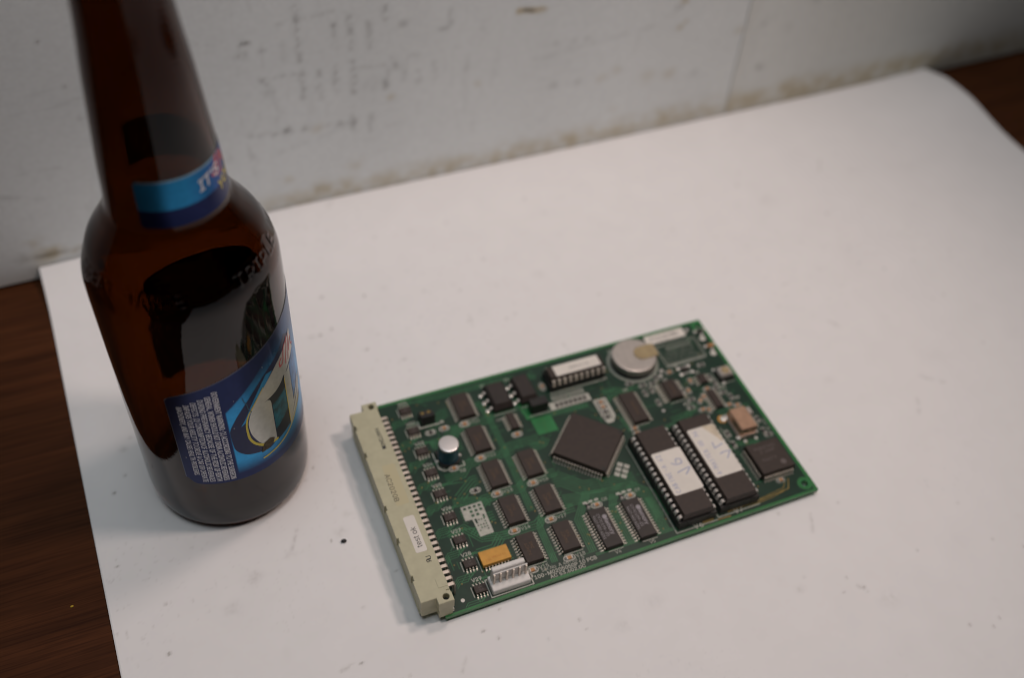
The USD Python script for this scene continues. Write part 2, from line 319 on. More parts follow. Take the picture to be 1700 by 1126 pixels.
# ------------------------------------------------------------------ bottle
BX, BY = -57.05, 92.75
R0 = 30.75
def bottle_profile():
    zs, zn, rn, rt = 113.7, 139.9, 18.6, 13.2
    z = np.array([0, 1.5, 5, 12, 60, zs - 6, zs, zs * .55 + zn * .45, zn - 4, zn, zn + 15, (zn + 205) / 2 + 7, 213, 214.5, 217, 220, 222, 225, 230, 234, 236, 237])
    r = np.array([27, 29, 30.3, R0, R0, R0, 30.6, (30.6 * .62 + rn * .38) + 1.2, rn + 2.2, rn, rn - 1.2, (rn - 1.2) * .5 + rt * .5, 12.5, 14.4, 15.0, 14.2, 12.8, 12.9, 13.3, 13.3, 12.6, 11.2])
    return PchipInterpolator(z, r)
PR = bottle_profile()
def emboss_field():
    """height of the raised lettering round the shoulder over (u = angle * 29 mm, z)"""
    R = 29.0; res = .1; z0, z1 = 114.0, 130.0; u0, u1 = -math.pi * R, math.pi * R
    nu, nz = int((u1 - u0) / res), int((z1 - z0) / res); im = np.zeros((nu, nz), bool)
    gz = z0 + (np.arange(nz) + .5) * res
    def put(word, a0, a1):
        m = meshkit.text_mesh(word, 4.6, 1.0); w = m.bounds[1, 0] - m.bounds[0, 0]
        m.apply_translation((-m.bounds[0, 0], 0, 0)); m.apply_scale((math.radians(a1 - a0) * R / w, 1, 1)); m.apply_translation((math.radians(a0) * R, 119.6, 0))
        tri = m.triangles[(m.face_normals[:, 2] > .5)][:, :, :2]
        for t in tri:
            lo, hi = t.min(0), t.max(0)
            i0, i1 = int((lo[0] - u0) / res), int((hi[0] - u0) / res) + 2; j0, j1 = int((lo[1] - z0) / res), int((hi[1] - z0) / res) + 2
            i0, j0 = max(i0, 0), max(j0, 0)
            gx, gy = np.meshgrid(u0 + (np.arange(i0, min(i1, nu)) + .5) * res, z0 + (np.arange(j0, min(j1, nz)) + .5) * res, indexing='ij')
            s = []
            for k in range(3):
                a, b = t[k], t[(k + 1) % 3]; s.append((b[0] - a[0]) * (gy - a[1]) - (b[1] - a[1]) * (gx - a[0]))
            s = np.array(s); im[i0:i0 + gx.shape[0], j0:j0 + gx.shape[1]] |= (s >= 0).all(0) | (s <= 0).all(0)
    put('TASTE', -131, -97); put('TRIPLE', -65, -17); put('HOPS', -6, 25); put('BREWED', 36, 84); put('GREAT', -176, -141)
    h = gaussian_filter(np.clip(distance_transform_edt(im) * res / .35, 0, 1), 2.2) * 0.36
    return h, u0, z0, res, R
EH, EU0, EZ0, ERES, ER = emboss_field()
def bottle_outer():
    zs = np.unique(np.r_[np.linspace(0, 6, 12), np.linspace(6, 112, 40), np.arange(112, 131, .25), np.linspace(131, 237, 96)])
    nt = 720; th = -math.pi + np.arange(nt) / nt * 2 * math.pi
    Z, T = np.meshgrid(zs, th, indexing='ij'); Rr = PR(Z)
    iu = np.clip(((T * ER - EU0) / ERES).astype(int), 0, EH.shape[0] - 1); iz = np.clip(((Z - EZ0) / ERES).astype(int), 0, EH.shape[1] - 1)
    e = np.where((Z > EZ0) & (Z < 129.9), EH[iu, iz], 0)
    Rr = Rr + e + 0.10 * (meshkit.fbm(np.stack([np.cos(T) * 2, np.sin(T) * 2, Z / 14], -1), 2, 4) - .5)
    # raised bands: label panel shoulder and base knurl
    v = np.stack([Rr * np.cos(T), Rr * np.sin(T), Z], -1).reshape(-1, 3)
    n = len(zs); i = np.arange(n - 1)[:, None] * nt + np.arange(nt)[None, :]; j = np.arange(n - 1)[:, None] * nt + (np.arange(nt)[None, :] + 1) % nt
    f = np.vstack([np.c_[i.ravel(), j.ravel(), (j + nt).ravel()], np.c_[i.ravel(), (j + nt).ravel(), (i + nt).ravel()]])
    b, t = len(v), len(v) + 1
    v = np.vstack([v, [0, 0, 3.0], [0, 0, 237]])
    k = np.arange(nt); k1 = (k + 1) % nt
    f = np.vstack([f, np.c_[k1, k, np.full(nt, b)], np.c_[k + (n - 1) * nt, k1 + (n - 1) * nt, np.full(nt, t)]])
    return trimesh.Trimesh(v, f, process=False)
bottle = thing('beer_bottle', 'brown glass beer bottle with blue label standing on the white paper', 'bottle', (BX, BY, 0.35))
obj('glass_body', bottle_outer(), m_glass, bottle, smooth=40)
def inner(z): return float(PR(z)) - (2.4 + 2.2 * math.exp(-((z - 6) / 5.0) ** 2))
zz = np.linspace(9.5, 236.6, 120)
prof = [(0, 9.0), (8, 8.2), (16, 7.4), (inner(7.6) - 3.5, 7.3), (inner(8.2) - 1.2, 8.0)] + [(inner(z), z) for z in zz] + [(0, 236.6)]
cav = trimesh.creation.revolve(prof, sections=160)
if cav.volume > 0: cav.invert()
obj('inner_wall', cav, m_clear, bottle, smooth=35)

# printed labels: flat artwork in (u, z), u in mm round the bottle from TH0, wrapped on the glass
def wrap(m, th0, off, maxedge=1.2, body=True):
    v, f = trimesh.remesh.subdivide_to_size(m.vertices, m.faces, maxedge)
    u, z, w = v.T
    r0 = R0 if body else 17.8
    th = math.radians(th0) + u / r0
    r = (PR(z) + off + w)
    return trimesh.Trimesh(np.c_[r * np.cos(th), r * np.sin(th), z], f, process=False)
TH0 = -123.0
UMAX = 134.0
def ztop(u):
    u = np.minimum(u, UMAX - u); return 79.1 + .37 * u - .00105 * u * u - 1.2 * np.exp(-u / 1.2)
zbot = lambda u: 31.2 + 3.6 * np.exp(-(np.minimum(u, UMAX - u) / 2.2) ** 2)
def label_sheet(off):
    us = np.r_[np.linspace(0, 4, 12), np.arange(4.4, UMAX, .5)]; n = 100
    k = np.linspace(0, 1, n); U = np.repeat(us, n); Vv = (zbot(us)[:, None] + (ztop(us) - zbot(us))[:, None] * k).ravel()
    _, _, f = grid(us, k)
    # print: navy ground, bright diagonal band that fades to navy at its top
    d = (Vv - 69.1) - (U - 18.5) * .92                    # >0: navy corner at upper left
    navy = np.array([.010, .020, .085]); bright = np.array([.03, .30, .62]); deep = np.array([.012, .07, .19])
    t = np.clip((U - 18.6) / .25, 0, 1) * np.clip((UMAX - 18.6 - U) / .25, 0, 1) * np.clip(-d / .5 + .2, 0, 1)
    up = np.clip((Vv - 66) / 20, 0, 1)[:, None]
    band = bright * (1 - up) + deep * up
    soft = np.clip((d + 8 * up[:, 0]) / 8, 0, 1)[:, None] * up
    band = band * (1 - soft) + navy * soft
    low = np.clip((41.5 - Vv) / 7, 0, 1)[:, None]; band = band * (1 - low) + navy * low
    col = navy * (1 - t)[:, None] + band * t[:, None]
    rim = (ztop(U) - Vv < .45) | (U < .25); col[rim] = col[rim] * .4 + np.array([.16, .17, .18])
    th = math.radians(TH0) + U / R0; r = R0 + off + .015 * (meshkit.fbm(np.c_[U / 5.0, Vv / 9.0, 0 * U], 2, 31) - .3)
    return trimesh.Trimesh(np.c_[r * np.cos(th), r * np.sin(th), Vv], f, process=False), col
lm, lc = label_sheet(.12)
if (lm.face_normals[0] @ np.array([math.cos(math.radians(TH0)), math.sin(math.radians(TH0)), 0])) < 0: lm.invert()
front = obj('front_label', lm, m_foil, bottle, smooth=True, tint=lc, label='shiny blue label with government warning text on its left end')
def sm(pts, n=6, closed=False):
    """smooth curve through points"""
    p = np.array(pts, float); t = np.r_[0, np.cumsum(np.hypot(*np.diff(p, axis=0).T))]; q = np.linspace(0, t[-1], len(p) * n)
    return np.c_[PchipInterpolator(t, p[:, 0])(q), PchipInterpolator(t, p[:, 1])(q)]
def art(name, poly, m, off, mesh=None):
    mesh = mesh if mesh is not None else flat(poly, 0.0)
    return obj(name, wrap(mesh, TH0, off), m, front, smooth=True)
ring_out = sm([(47.0, 86.5), (43.0, 83.2), (33.3, 77.8), (26.1, 70.6), (21.0, 63.7), (18.6, 57.8), (19.0, 49.5), (22.5, 44.0), (26.7, 42.0), (31.5, 40.6), (36, 42.5), (44, 43.5), (54, 47)])
ring = Polygon(np.vstack([ring_out, [(54, 70), (50, 84)]])).buffer(0)
art('navy_swoosh', ring, m_navy, .15)
inner_blue = Polygon(np.vstack([sm([(35, 78.0), (31.0, 73.2), (27.5, 68.0), (24.6, 62.5), (22.6, 59.5)]), [(25.0, 61.0), (27.2, 64.9), (33.1, 72.6), (38, 77.4)]])).buffer(0)
art('blue_flash', inner_blue, M('bright_blue_foil', (.03, .25, .52), .3, metal=.7, noise=(500, .2)), .18)
silver = Polygon(np.vstack([sm([(52, 84.5), (47.1, 81.5), (39.7, 77.8), (33.0, 72.5), (27.1, 64.8), (25.3, 58.2), (25.6, 54.2), (27.2, 48.9), (29.2, 45.3), (32.2, 43.4)]), [(35.2, 42.4), (35.3, 63.0)],
                                   sm([(35.2, 63.4), (34.6, 64.9), (33.4, 65.4), (32.4, 65.4), (34.5, 65.7), (37.7, 66.2), (40.8, 67.4), (43.2, 69.4)]), [(44.3, 68.6), (47.2, 71.0), (53, 74)]])).buffer(0)
art('silver_swoosh', silver, m_silver, .20)
stem = Polygon([(43.6, 68.6), (43.6, 43.4), (45.6, 46.2), (48.4, 49.8), (54, 55.5), (54, 58.5), (47.6, 50.6), (47.6, 68.0), (48.2, 70.2), (46.6, 69.4)]).buffer(.05)
art('letter_stem', stem, m_silver, .20)
teal = Polygon([(35.6, 61.0), (43.3, 63.0), (43.3, 52), (35.6, 47.5)])
art('black_shade', Polygon([(34.0, 65.6), (38.0, 66.3), (41.0, 67.4), (43.4, 69.4), (43.4, 58.0), (35.5, 59.0), (35.4, 63.6)]).buffer(.05), m_navy2, .16)
art('dark_shade', Polygon([(35.5, 49.0), (43.4, 54.0), (43.4, 43.0), (35.5, 41.5)]), m_navy2, .16)
art('teal_shade', teal, M('teal_foil', (.008, .10, .15), .3, metal=.6, noise=(260, .9)), .17)
blue2 = Polygon([(48.0, 69.5), (54, 75), (54, 59), (48.0, 52.4)])
art('blue_shade', blue2, M('mid_blue_foil', (.03, .15, .36), .3, metal=.6, noise=(220, .6)), .17)
ycurve = LineString(sm([(33.0, 73.0), (28.4, 67.3), (25.6, 63.1), (24.5, 57.9), (24.6, 53.1), (25.8, 48.8), (27.8, 46.0), (30, 44.0), (32.2, 43.0), (35.2, 42.5)]))
yp = cat([flat(ycurve.interpolate(0).buffer(.02).union(LineString([ycurve.interpolate(a, True), ycurve.interpolate(b, True)]).buffer(.15 + .48 * a)), 0) for a, b in zip(np.linspace(0, .96, 28), np.linspace(.04, 1, 28))])
art('yellow_curve', None, m_yfoil, .23, yp)
art('yellow_line', LineString(sm([(28.6, 37.4), (33.2, 37.9), (39.0, 39.4), (45, 42.6), (52, 48.5)])).buffer(.35), m_yfoil, .19)
art('yellow_edge', LineString([(43.5, 67.5), (43.5, 44)]).buffer(.18), m_yfoil, .23)
art('cream_swoosh', Polygon(np.vstack([sm([(43.5, 42.2), (48, 45.6), (53, 50.5), (57, 56)]), sm([(57, 58), (53, 53.2), (48, 48.2), (43.5, 43.5)])])).buffer(0), m_silver, .18)
script = [sm([(43.4, 78.0), (42.0, 76.6), (42.2, 75.0), (43.4, 74.9), (44.6, 76.6), (45.0, 79.0), (46.0, 81.4), (48.4, 82.6)]), sm([(48.6, 83.4), (47.6, 79.0), (46.4, 75.2), (46.0, 72.8)]), sm([(50.4, 83.4), (49.6, 79.5), (48.6, 75.4), (48.0, 73.0)]),
          sm([(49.5, 76), (51, 79.0), (52.6, 80.0), (52, 77), (53.5, 75.5)])]
art('red_script', shapely.union_all([LineString(s).buffer(.33) for s in script]), m_red, .24)
creases = [sm([(25.0, 73.6), (25.3, 71.5), (26.0, 69.4), (26.3, 67.0), (27.2, 64.8)]), sm([(40.0, 84.2), (41.6, 83.0), (43.6, 82.6)])]
art('crease', shapely.union_all([LineString(c).buffer(.16) for c in creases]), M('dull_crease', (.03, .10, .16), .5, metal=.5), .26)
flecks = [Point(x, z).buffer(r_) for x, z, r_ in [(22, 74, .12), (20.3, 60.3, .14), (34, 82.6, .16), (12, 36.4, .12), (2.2, 47, .2), (46, 62, .14)]]
art('scuff_flecks', shapely.union_all(flecks), m_silver, .27)
smudge = Polygon([(30.0, 44.8), (32.2, 45.4), (33.6, 44.4), (33.0, 42.8), (30.8, 41.6), (28.6, 41.4), (29.2, 43.2)]).buffer(.5)
art('brown_smudge', smudge, M('brown_smudge', (.06, .045, .02), .7, noise=(900, .6)), .28)
lines = ['GOVERNMENT WARNING: (1) ACCORDING TO THE SURGEON', 'GENERAL, WOMEN SHOULD NOT DRINK ALCOHOLIC BEVERAGES', 'DURING PREGNANCY BECAUSE OF THE RISK OF BIRTH', 'DEFECTS. (2) CONSUMPTION OF ALCOHOLIC BEVERAGES', 'IMPAIRS YOUR ABILITY TO DRIVE A CAR OR OPERATE', 'MACHINERY, AND MAY CAUSE HEALTH PROBLEMS.']
wt = []
for k, s in enumerate(lines):
    m = meshkit.text_mesh(s, 1.8, .01, bold=True); top = 81.2 - k * 1.15 + (-.6 if k > 0 else 0); bot = 32.6
    w = m.bounds[1, 0] - m.bounds[0, 0]
    if k == 5: bot = 36.5 
    m.apply_translation((-m.bounds[0, 0], 0, 0)); m.apply_scale(((top - bot) / w, 1, 1))
    # reads downwards: x -> -z, letter tops towards +u
    v = m.vertices.copy(); m.vertices = np.c_[15.6 - k * 2.42 + v[:, 1], top - v[:, 0], v[:, 2]]
    wt.append(m)
obj('warning_text', wrap(cat(wt), TH0, .15, 4.0), m_ltext, front)

NT0 = -121.5
def neck_sheet():
    us = np.linspace(0, 76, 220); k = np.linspace(0, 1, 40); U = np.repeat(us, 40)
    z0 = 141.6 + 1.0 * np.exp(-(us / .6) ** 2); z1 = 157.6 - 1.0 * np.exp(-(us / .6) ** 2)
    Z = (z0[:, None] + (z1 - z0)[:, None] * k).ravel(); _, _, f = grid(us, k)
    th = math.radians(NT0) + U / 17.8; r = PR(Z) + .12
    lo = Z < 147.7
    g = np.clip((U - 14) / 12, 0, 1)[:, None]
    col = np.where(lo[:, None], np.array([.010, .018, .085]), np.array([.02, .24, .50]) * (1 - g) + np.array([.012, .07, .28]) * g)
    edge = (Z > 157.0) & (U < 30); col[edge] = (.25, .40, .5)
    m = trimesh.Trimesh(np.c_[r * np.cos(th), r * np.sin(th), Z], f, process=False)
    if (m.face_normals[0] @ np.array([math.cos(math.radians(NT0)), math.sin(math.radians(NT0)), 0])) < 0: m.invert()
    return m, col
nm, nc = neck_sheet()
neck = obj('neck_label', nm, m_foil, bottle, smooth=True, tint=nc, label='narrow blue neck label with slanted lettering')
def ntext(s, h, u, z, slant, m, name, squeeze=1):
    t = meshkit.text_mesh(s, h, .01, bold=True); v = t.vertices; v[:, 0] = v[:, 0] * squeeze + v[:, 1] * .2; t.vertices = v
    t = rot(t, slant); t.apply_translation((u, z, 0)); obj(name, wrap(t, NT0, .16, 1.0, body=False), m, neck)
ntext("IT'S", 3.7, 18.4, 150.0, 10, m_ltext, 'white_lettering', .95)
ntext('YOUR', 3.4, 26.0, 145.2, 10, m_yfoil, 'yellow_lettering', .95)
obj('red_script', wrap(flat(shapely.union_all([LineString(sm(s)).buffer(.5) for s in ([(24.4, 152.6), (25.6, 152.0), (26.4, 154.0), (28.0, 157.0)], [(28.4, 157.0), (27.8, 153.5), (27.4, 150.8)], [(30.4, 157), (29.8, 153.0), (29.4, 150.6)], [(31, 154), (32, 156), (33, 153), (34, 151.5)])]), 0), NT0, .16, 1.0, body=False), m_red, neck)

# ------------------------------------------------------------------ circuit board
BZ = 3.4
pcb = thing('circuit_board', 'green circuit board with beige edge connector lying on white paper', 'circuit board', (0, 0, BZ))
rd = random.Random(5)
E = 0.03          # print lies this far above the sheet below it
outline = Polygon([(0, -1.3), (160, -.2), (160, 100), (0, 100)]).buffer(-.4).buffer(.4)
holes = [(156.2, 4.3), (157.3, 96.2)]
hp = shapely.union_all([Point(h).buffer(1.4) for h in holes])
sub = trimesh.creation.extrude_polygon(outline.difference(hp), 1.6, engine='earcut'); sub.apply_translation((0, 0, -1.6))
base = obj('board', sub, m_board, pcb)
plane = Polygon([(0, -.4), (158.4, .8), (158.4, 98.5), (0, 98.5)]).buffer(-.5).buffer(.5)
plane = plane.difference(shapely.union_all([Point(h).buffer(3.0) for h in holes]))
gap = shapely.union_all([sbox(63.6, 63.0, 72.6, 71.6), sbox(61.6, 75.5, 66.0, 84), sbox(62, 72, 66, 76)])
plane = plane.difference(gap)
obj('dark_copper_area', flat(plane, E), m_plane, base)
obj('bright_patch', flat(gap.difference(LineString([(67.6, 63), (68.6, 72)]).buffer(.5)), E), m_patch, base)

# traces: bundles of parallel runs with 45 degree turns
tr = []
def bundle(pts, n, pitch=.75, w=.28):
    n, pitch, w = max(2, int(n * .72 + .5)), pitch * 1.4, w * 1.55
    L = LineString(pts)
    for k in range(n):
        o = (k - (n - 1) / 2) * pitch
        g = L.parallel_offset(abs(o), 'left' if o > 0 else 'right', join_style=2) if abs(o) > 1e-6 else L
        if not g.is_empty: tr.append(g.buffer(w / 2, cap_style=2, join_style=2))
for i, y in enumerate([92.8, 81.6, 70.6, 59.6, 48.8, 37.7, 26.7, 15.8, 4.8]):
    for k in range(4):
        xo = 13.8 + k * 1.27
        y0 = y - 6.2 + k * .9
        tr.append(LineString([(8, y0 - 1.5), (9.5, y0), (xo - 1.2, y0), (xo, y0 + 1.4), (xo, y - 2.9)]).buffer(.15))
        tr.append(LineString([(xo, y + 2.9), (xo + .8, y + 4.0), (xo + 3, y + 4.6 - k * .3), (xo + 6 + k, y + 4.6 - k * .6)]).buffer(.14))
for y in (77.6, 59.3, 41.3, 23.4): bundle([(20, y - 4), (27, y - 4), (31, y), (46, y), (50, y + 2.5), (63, y + 2.5)], 6, .8)
for y in (86, 68, 50, 32, 14): bundle([(22, y - 5), (30, y + 1), (32, y + 1)], 5, .9)
bundle([(58, 58), (63, 58), (66, 61)], 6, .7); bundle([(45.5, 88), (47.5, 80), (47.5, 60), (46.5, 30)], 5, .5, .22)
bundle([(60, 40), (63, 40), (70, 33), (88, 30), (92, 30)], 8, .85); bundle([(60, 30), (76, 27), (88, 27), (94, 21), (94, 10)], 9, .7)
bundle([(61.5, 5), (62, 20), (70, 30)], 6, .6); bundle([(76.9, 3), (76.9, 20), (80, 26)], 5, .6); bundle([(92, 4), (92, 20)], 7, .6); bundle([(46, 6), (46.6, 22), (49, 26)], 5, .5)
bundle([(62, 1.6 + 2), (95, 3.6), (97, 2.9)], 3, .5); bundle([(66, 71.5), (76, 71.5), (90, 71)], 5, .5); bundle([(98, 75), (104, 75), (112, 71)], 4, .7); bundle([(112, 47.5), (126, 50), (134, 56)], 4, .8)
bundle([(100, 60), (101, 52)], 3, .7); bundle([(120, 52), (133, 53)], 3, .9); bundle([(22, 97), (36, 96), (60, 96), (75, 93)], 4, .7); bundle([(20, 72), (30, 74), (34, 78)], 5, .7); bundle([(19, 44), (27, 42.5), (33, 39)], 6, .6)
bundle([(12, 30), (19, 31.5), (24, 25), (34, 23)], 5, .7); bundle([(97, 68), (101, 72), (118, 73)], 3, .8); bundle([(133.5, 29.5), (140, 31), (150, 29.5)], 4, .6); bundle([(141, 48), (146, 47.5), (156, 48)], 2, 1)
for k in range(260):
    x, y = rd.uniform(9, 155), rd.uniform(4, 96); l = rd.uniform(1.5, 7); a = rd.choice([0, 0, 90, 45, 135, 90])
    tr.append(LineString([(x, y), (x + l * math.cos(math.radians(a)), y + l * math.sin(math.radians(a)))]).buffer(.13))
traces = shapely.union_all(tr).intersection(plane.buffer(-.3))
obj('traces', flat(traces, 2 * E), m_trace, base, kind='stuff')
vias = [Point(rd.uniform(9, 156), rd.uniform(4, 96)).buffer(.32, 4) for k in range(240)]
obj('vias', flat(shapely.union_all(vias).intersection(plane), 3 * E), m_gold, base, kind='stuff')
gold = shapely.union_all([LineString(p).buffer(w) for p, w in [([(107.5, 1.5), (119.5, 1.0)], .25), ([(119.5, 3.0), (133, 3.3), (148.5, 4.4), (151, 8.6)], .2), ([(128, 2.2), (140, 2.9), (146, 4.0)], .15), ([(108, 2.4), (112, 2.3)], .5), ([(134.5, 3.9), (146.8, 5.4), (149, 8)], .14)]])
obj('gold_traces', flat(gold, 3 * E), m_gold, base, kind='stuff')
obj('round_pad', flat(Point(8, 3.0).buffer(.75), 3 * E), m_solder, base)
for x, y, r in [(151.4, 95.9, .8), (144.2, 31.1, .8), (149.4, 31.1, .8), (141.9, 33.9, .7), (119.1, 57.2, .7)]: obj('round_pad', cyl(r, 0, .25, x, y, 16, .1), m_solder, base)
for h in holes: obj('hole_rim', flat(Point(h).buffer(2.0).difference(Point(h).buffer(1.4)), 2 * E), m_patch, base)

silk = []; silk_dim = []
def srect(x0, x1, y0, y1, w=.3, dim=False):
    p = sbox(x0, y0, x1, y1); (silk_dim if dim else silk).append(flat(p.buffer(w / 2).difference(p.buffer(-w / 2)), 4 * E))
def sline(pts, w=.3, dim=False): (silk_dim if dim else silk).append(flat(LineString(pts).buffer(w / 2), 4 * E))
def stext(s, h, x, y, ang=0, dim=False, bold=False, squeeze=1): (silk_dim if dim else silk).append(text(s, h, x, y, 4 * E, ang, bold=bold, squeeze=squeeze))

# --- small chip parts: body > two end caps; white printed outline round each
def chip(x, y, L=2.0, W=1.25, ang=0, m=None, h=.7, name='capacitor', outline=True, solder=False):
    c = L / 2; e = .42
    b = obj(name, mv(rot(cbx(-c + e, c - e, -W / 2, W / 2, .05, h, .08), ang), x, y), m or m_cap, pcb)
    for s in (-1, 1):
        obj('end_cap', mv(rot(cbx(min(s * c, s * (c - e)), max(s * c, s * (c - e)), -W / 2 - .03, W / 2 + .03, .05, h + .03, .08), ang), x, y), m_solder, b)
        obj('solder_joint', mv(rot(hull([(s * (c + .02), -W / 2, .05), (s * (c + .02), W / 2, .05), (s * (c + .02), -W / 2, h * .7), (s * (c + .02), W / 2, h * .7), (s * (c + .45), -W / 2, .05), (s * (c + .45), W / 2, .05), (s * (c + .25), 0, h * .35)]), ang), x, y), m_solder, b)
    if outline:
        p = LineString([(-c + .1, 0), (c - .1, 0)]).buffer(W / 2 + (.62 if x < 100 else .5)).difference(LineString([(-c, 0), (c, 0)]).buffer(W / 2 + .15))
        g = flat(p, 4 * E); (silk if x < 100 else silk_dim).append(mv(rot(g, ang), x, y))
    return b
# --- gull-wing packages
def soic(x, y, bw, bl, n, pitch=1.27, h=2.35, span=None, vertical=True, name='chip', m=None, mark=None, lw=.42, feet=.9):
    """bw across the pin rows, bl along them; vertical: pins on the left and right sides"""
    span = span or bw + 2.9; z0 = .15; zm = h * .5
    P = []
    for sx in (-1, 1):
        for sy in (-1, 1):
            P += [(sx * (bw / 2 - .12), sy * (bl / 2 - .12), z0), (sx * bw / 2, sy * (bl / 2 - .05), zm), (sx * (bw / 2 - .05), sy * bl / 2, zm), (sx * (bw / 2 - .25), sy * (bl / 2 - .25), h), (sx * (bw / 2 - .18), sy * (bl / 2 - .18), h - .12)]
    a = 0 if vertical else 90
    b = obj(name, mv(rot(hull(P), a), x, y), m or m_ic, pcb)
    l = lead([(bw / 2 - .3, zm), (bw / 2 + .42, zm), (bw / 2 + .62, .22), (span / 2, .16)], lw, .22)
    foot = hull([(span / 2 - .05, -.26, .03), (span / 2 - .05, .26, .03), (span / 2 + .42, -.26, .03), (span / 2 + .42, .26, .03), (span / 2 - .05, -.2, .3), (span / 2 - .05, .2, .3)])
    pad = hull([(bw / 2 + .7, -.3, .03), (bw / 2 + .7, .3, .03), (span / 2 + .45, -.3, .03), (span / 2 + .45, .3, .03), (bw / 2 + .8, -.22, .1), (bw / 2 + .8, .22, .1), (span / 2 + .35, -.22, .1), (span / 2 + .35, .22, .1)])
    one = cat([l, foot, pad])
    for s in (0, 180):
        row = cat([mv(rot(one, s), 0, (k - (n - 1) / 2) * pitch) for k in range(n)])
        obj('pin_row', mv(rot(row, a), x, y), m_tin, b, kind='stuff')
    d = obj('pin_one_dimple', mv(rot(cyl(.35, h - .002, h + .012, -bw / 2 + 1.1, bl / 2 - 1.2, 12), a), x, y), m_ic2, b) if bw > 5 else None
    return b
# nine small eight-pin chips along the connector
for i, y in enumerate([92.8, 81.6, 70.7, 59.6, 48.9, 37.5, 26.7, 15.9, 4.7]):
    x = 15.5
    b = soic(x, y, 3.6, 5.0, 4, h=1.6, span=5.6, vertical=False)
    obj('marking', cat([text('LM', .8, x, y + .6, 1.61), text('358', .7, x, y - .6, 1.61)]), m_logo_dim, b)
    stext('V%d' % (21 + i), 1.5, x + .2, y + 4.6, bold=True); sline([(x - 3.0, y - 2), (x - 3.0, y + 2)], .35)
# bus chips in two columns
def bus(x, y, ref, cap=True):
    b = soic(x, y, 7.3, 12.8, 10, span=9.9)
    obj('marking', cat([text('74HCT', 1.2, x - .9, y - .8, 2.36, 90), text('245', 1.2, x + .9, y + .4, 2.36, 90)]), m_mark, b)
    sline([(x - 3.4, y - 6.8), (x + 4.2, y - 6.8)], .3)
    if cap: chip(x - 2.2, y - 8.5, 2.4, 1.4)
    stext(ref, 1.5, x + 2.4, y - 8.4)
for i, (x, y) in enumerate([(38.9, 87.1), (38.9, 68.6), (38.9, 50.3), (38.9, 32.2), (38.9, 14.2)]): bus(x, y, 'V%d' % (11 + i))
for i, (x, y) in enumerate([(54.3, 50.3), (54.2, 32.2), (54.0, 14.2)]): bus(x, y, 'V%d' % (16 + i))
# two memory chips with white printing
for i, (x, y) in enumerate([(69.7, 12.4), (84.1, 11.9)]):
    b = soic(x, y, 7.3, 18.0, 14, span=10.6, m=m_ic2)
    ms = [cyl(.95, 2.36, 2.375, x + 1.7, y + 4.2, 20), text('CYRIS', 1.5, x + 1.5, y + .1, 2.36, -90, bold=True), text('CY7C199-25', 1.15, x - .5, y + .9, 2.36, -90), text('9627 A02 6281', 1.05, x - 2.3, y + .3, 2.36, -90)]
    ms[1] = text('Memory', 1.6, x + 1.5, y + .1, 2.36, -90, bold=True)
    obj('white_marking', cat(ms), m_logo, b)
    sline([(x - 2.6, y - 9.5), (x + 3.4, y - 9.5)]); stext('V%d' % (4 + i), 1.4, x + .8, y - 10.6)
    chip(x - 1.6, y + 12.1, 2.0, 1.3, 90, m_res, name='resistor', outline=False); chip(x + 2.0, y + 11.3, 2.4, 1.3)
    for k in range(3): silk.append(flat(sbox(x - 3.0 + k * 2.5, y + 13.2, x - 1.3 + k * 2.5, y + 14.2), 4 * E))
    stext('C%d' % (8 + i), 1.3, x + 6, y + 12.8)
# chips at the right
b = soic(107.0, 62.2, 7.3, 16.4, 13, span=10.4); obj('marking', text('74LS646', 1.3, 107, 61, 2.36, 90), m_mark, b); sline([(103.5, 53.6), (110.5, 53.6)])
b = soic(127.3, 65.5, 6.4, 10.2, 8, span=11.0); obj('marking', text('MAX232', 1.0, 127.3, 65.5, 2.36, 90), m_mark, b); sline([(124, 59.6), (131, 59.6)])
soic(143.3, 66.9, 3.6, 5.0, 4, h=1.6, span=6.2); soic(142.9, 55.1, 3.6, 9.8, 8, h=1.6, span=6.6); soic(55.8, 72.9, 3.4, 8.4, 6, h=1.6, span=6.0)
chip(55.3, 66.4, 2.4, 1.4); stext('V10', 1.2, 51.3, 76.0)
# chip capacitors and resistors
for x, y, a, k in [(22.0, 79.2, 0, 'r'), (28.0, 79.4, 0, 'c'), (36.4, 80.0, 0, 'n'), (24.9, 59.0, 0, 'c'), (29.2, 46.2, 0, 'r'), (75.4, 86.6, 90, 'c'), (103.0, 52.7, 0, 'c'), (102.9, 50.0, 0, 'c'), (95.5, 70.2, 0, 'c'), (95.3, 67.6, 0, 'c'), (95.1, 65.0, 0, 'r'), (94.9, 62.2, 0, 'r'),
                   (138.0, 68.0, 90, 'c'), (147.2, 67.2, 90, 'r'), (147.8, 63.6, 90, 'r'), (136.8, 56.6, 45, 'c'), (135.4, 52.0, 0, 'c'), (137.8, 51.0, 90, 'c'), (142.8, 61.6, 0, 'c'), (116.0, 68.4, 90, 'r'), (119.5, 69.2, 90, 'r'), (119.1, 61.8, 90, 'r'), (147.6, 8.9, 0, 'c'),
                   (139.0, 37.0, 90, 'r'), (138.6, 31.2, 90, 'r'), (155.1, 39.6, 90, 'r'), (154.5, 33.2, 90, 'r'), (155.4, 30.9, 0, 'r')]:
    if k == 'n': continue
    chip(x, y, 2.2, 1.3, a, m_cap if k == 'c' else m_res, name='capacitor' if k == 'c' else 'resistor')
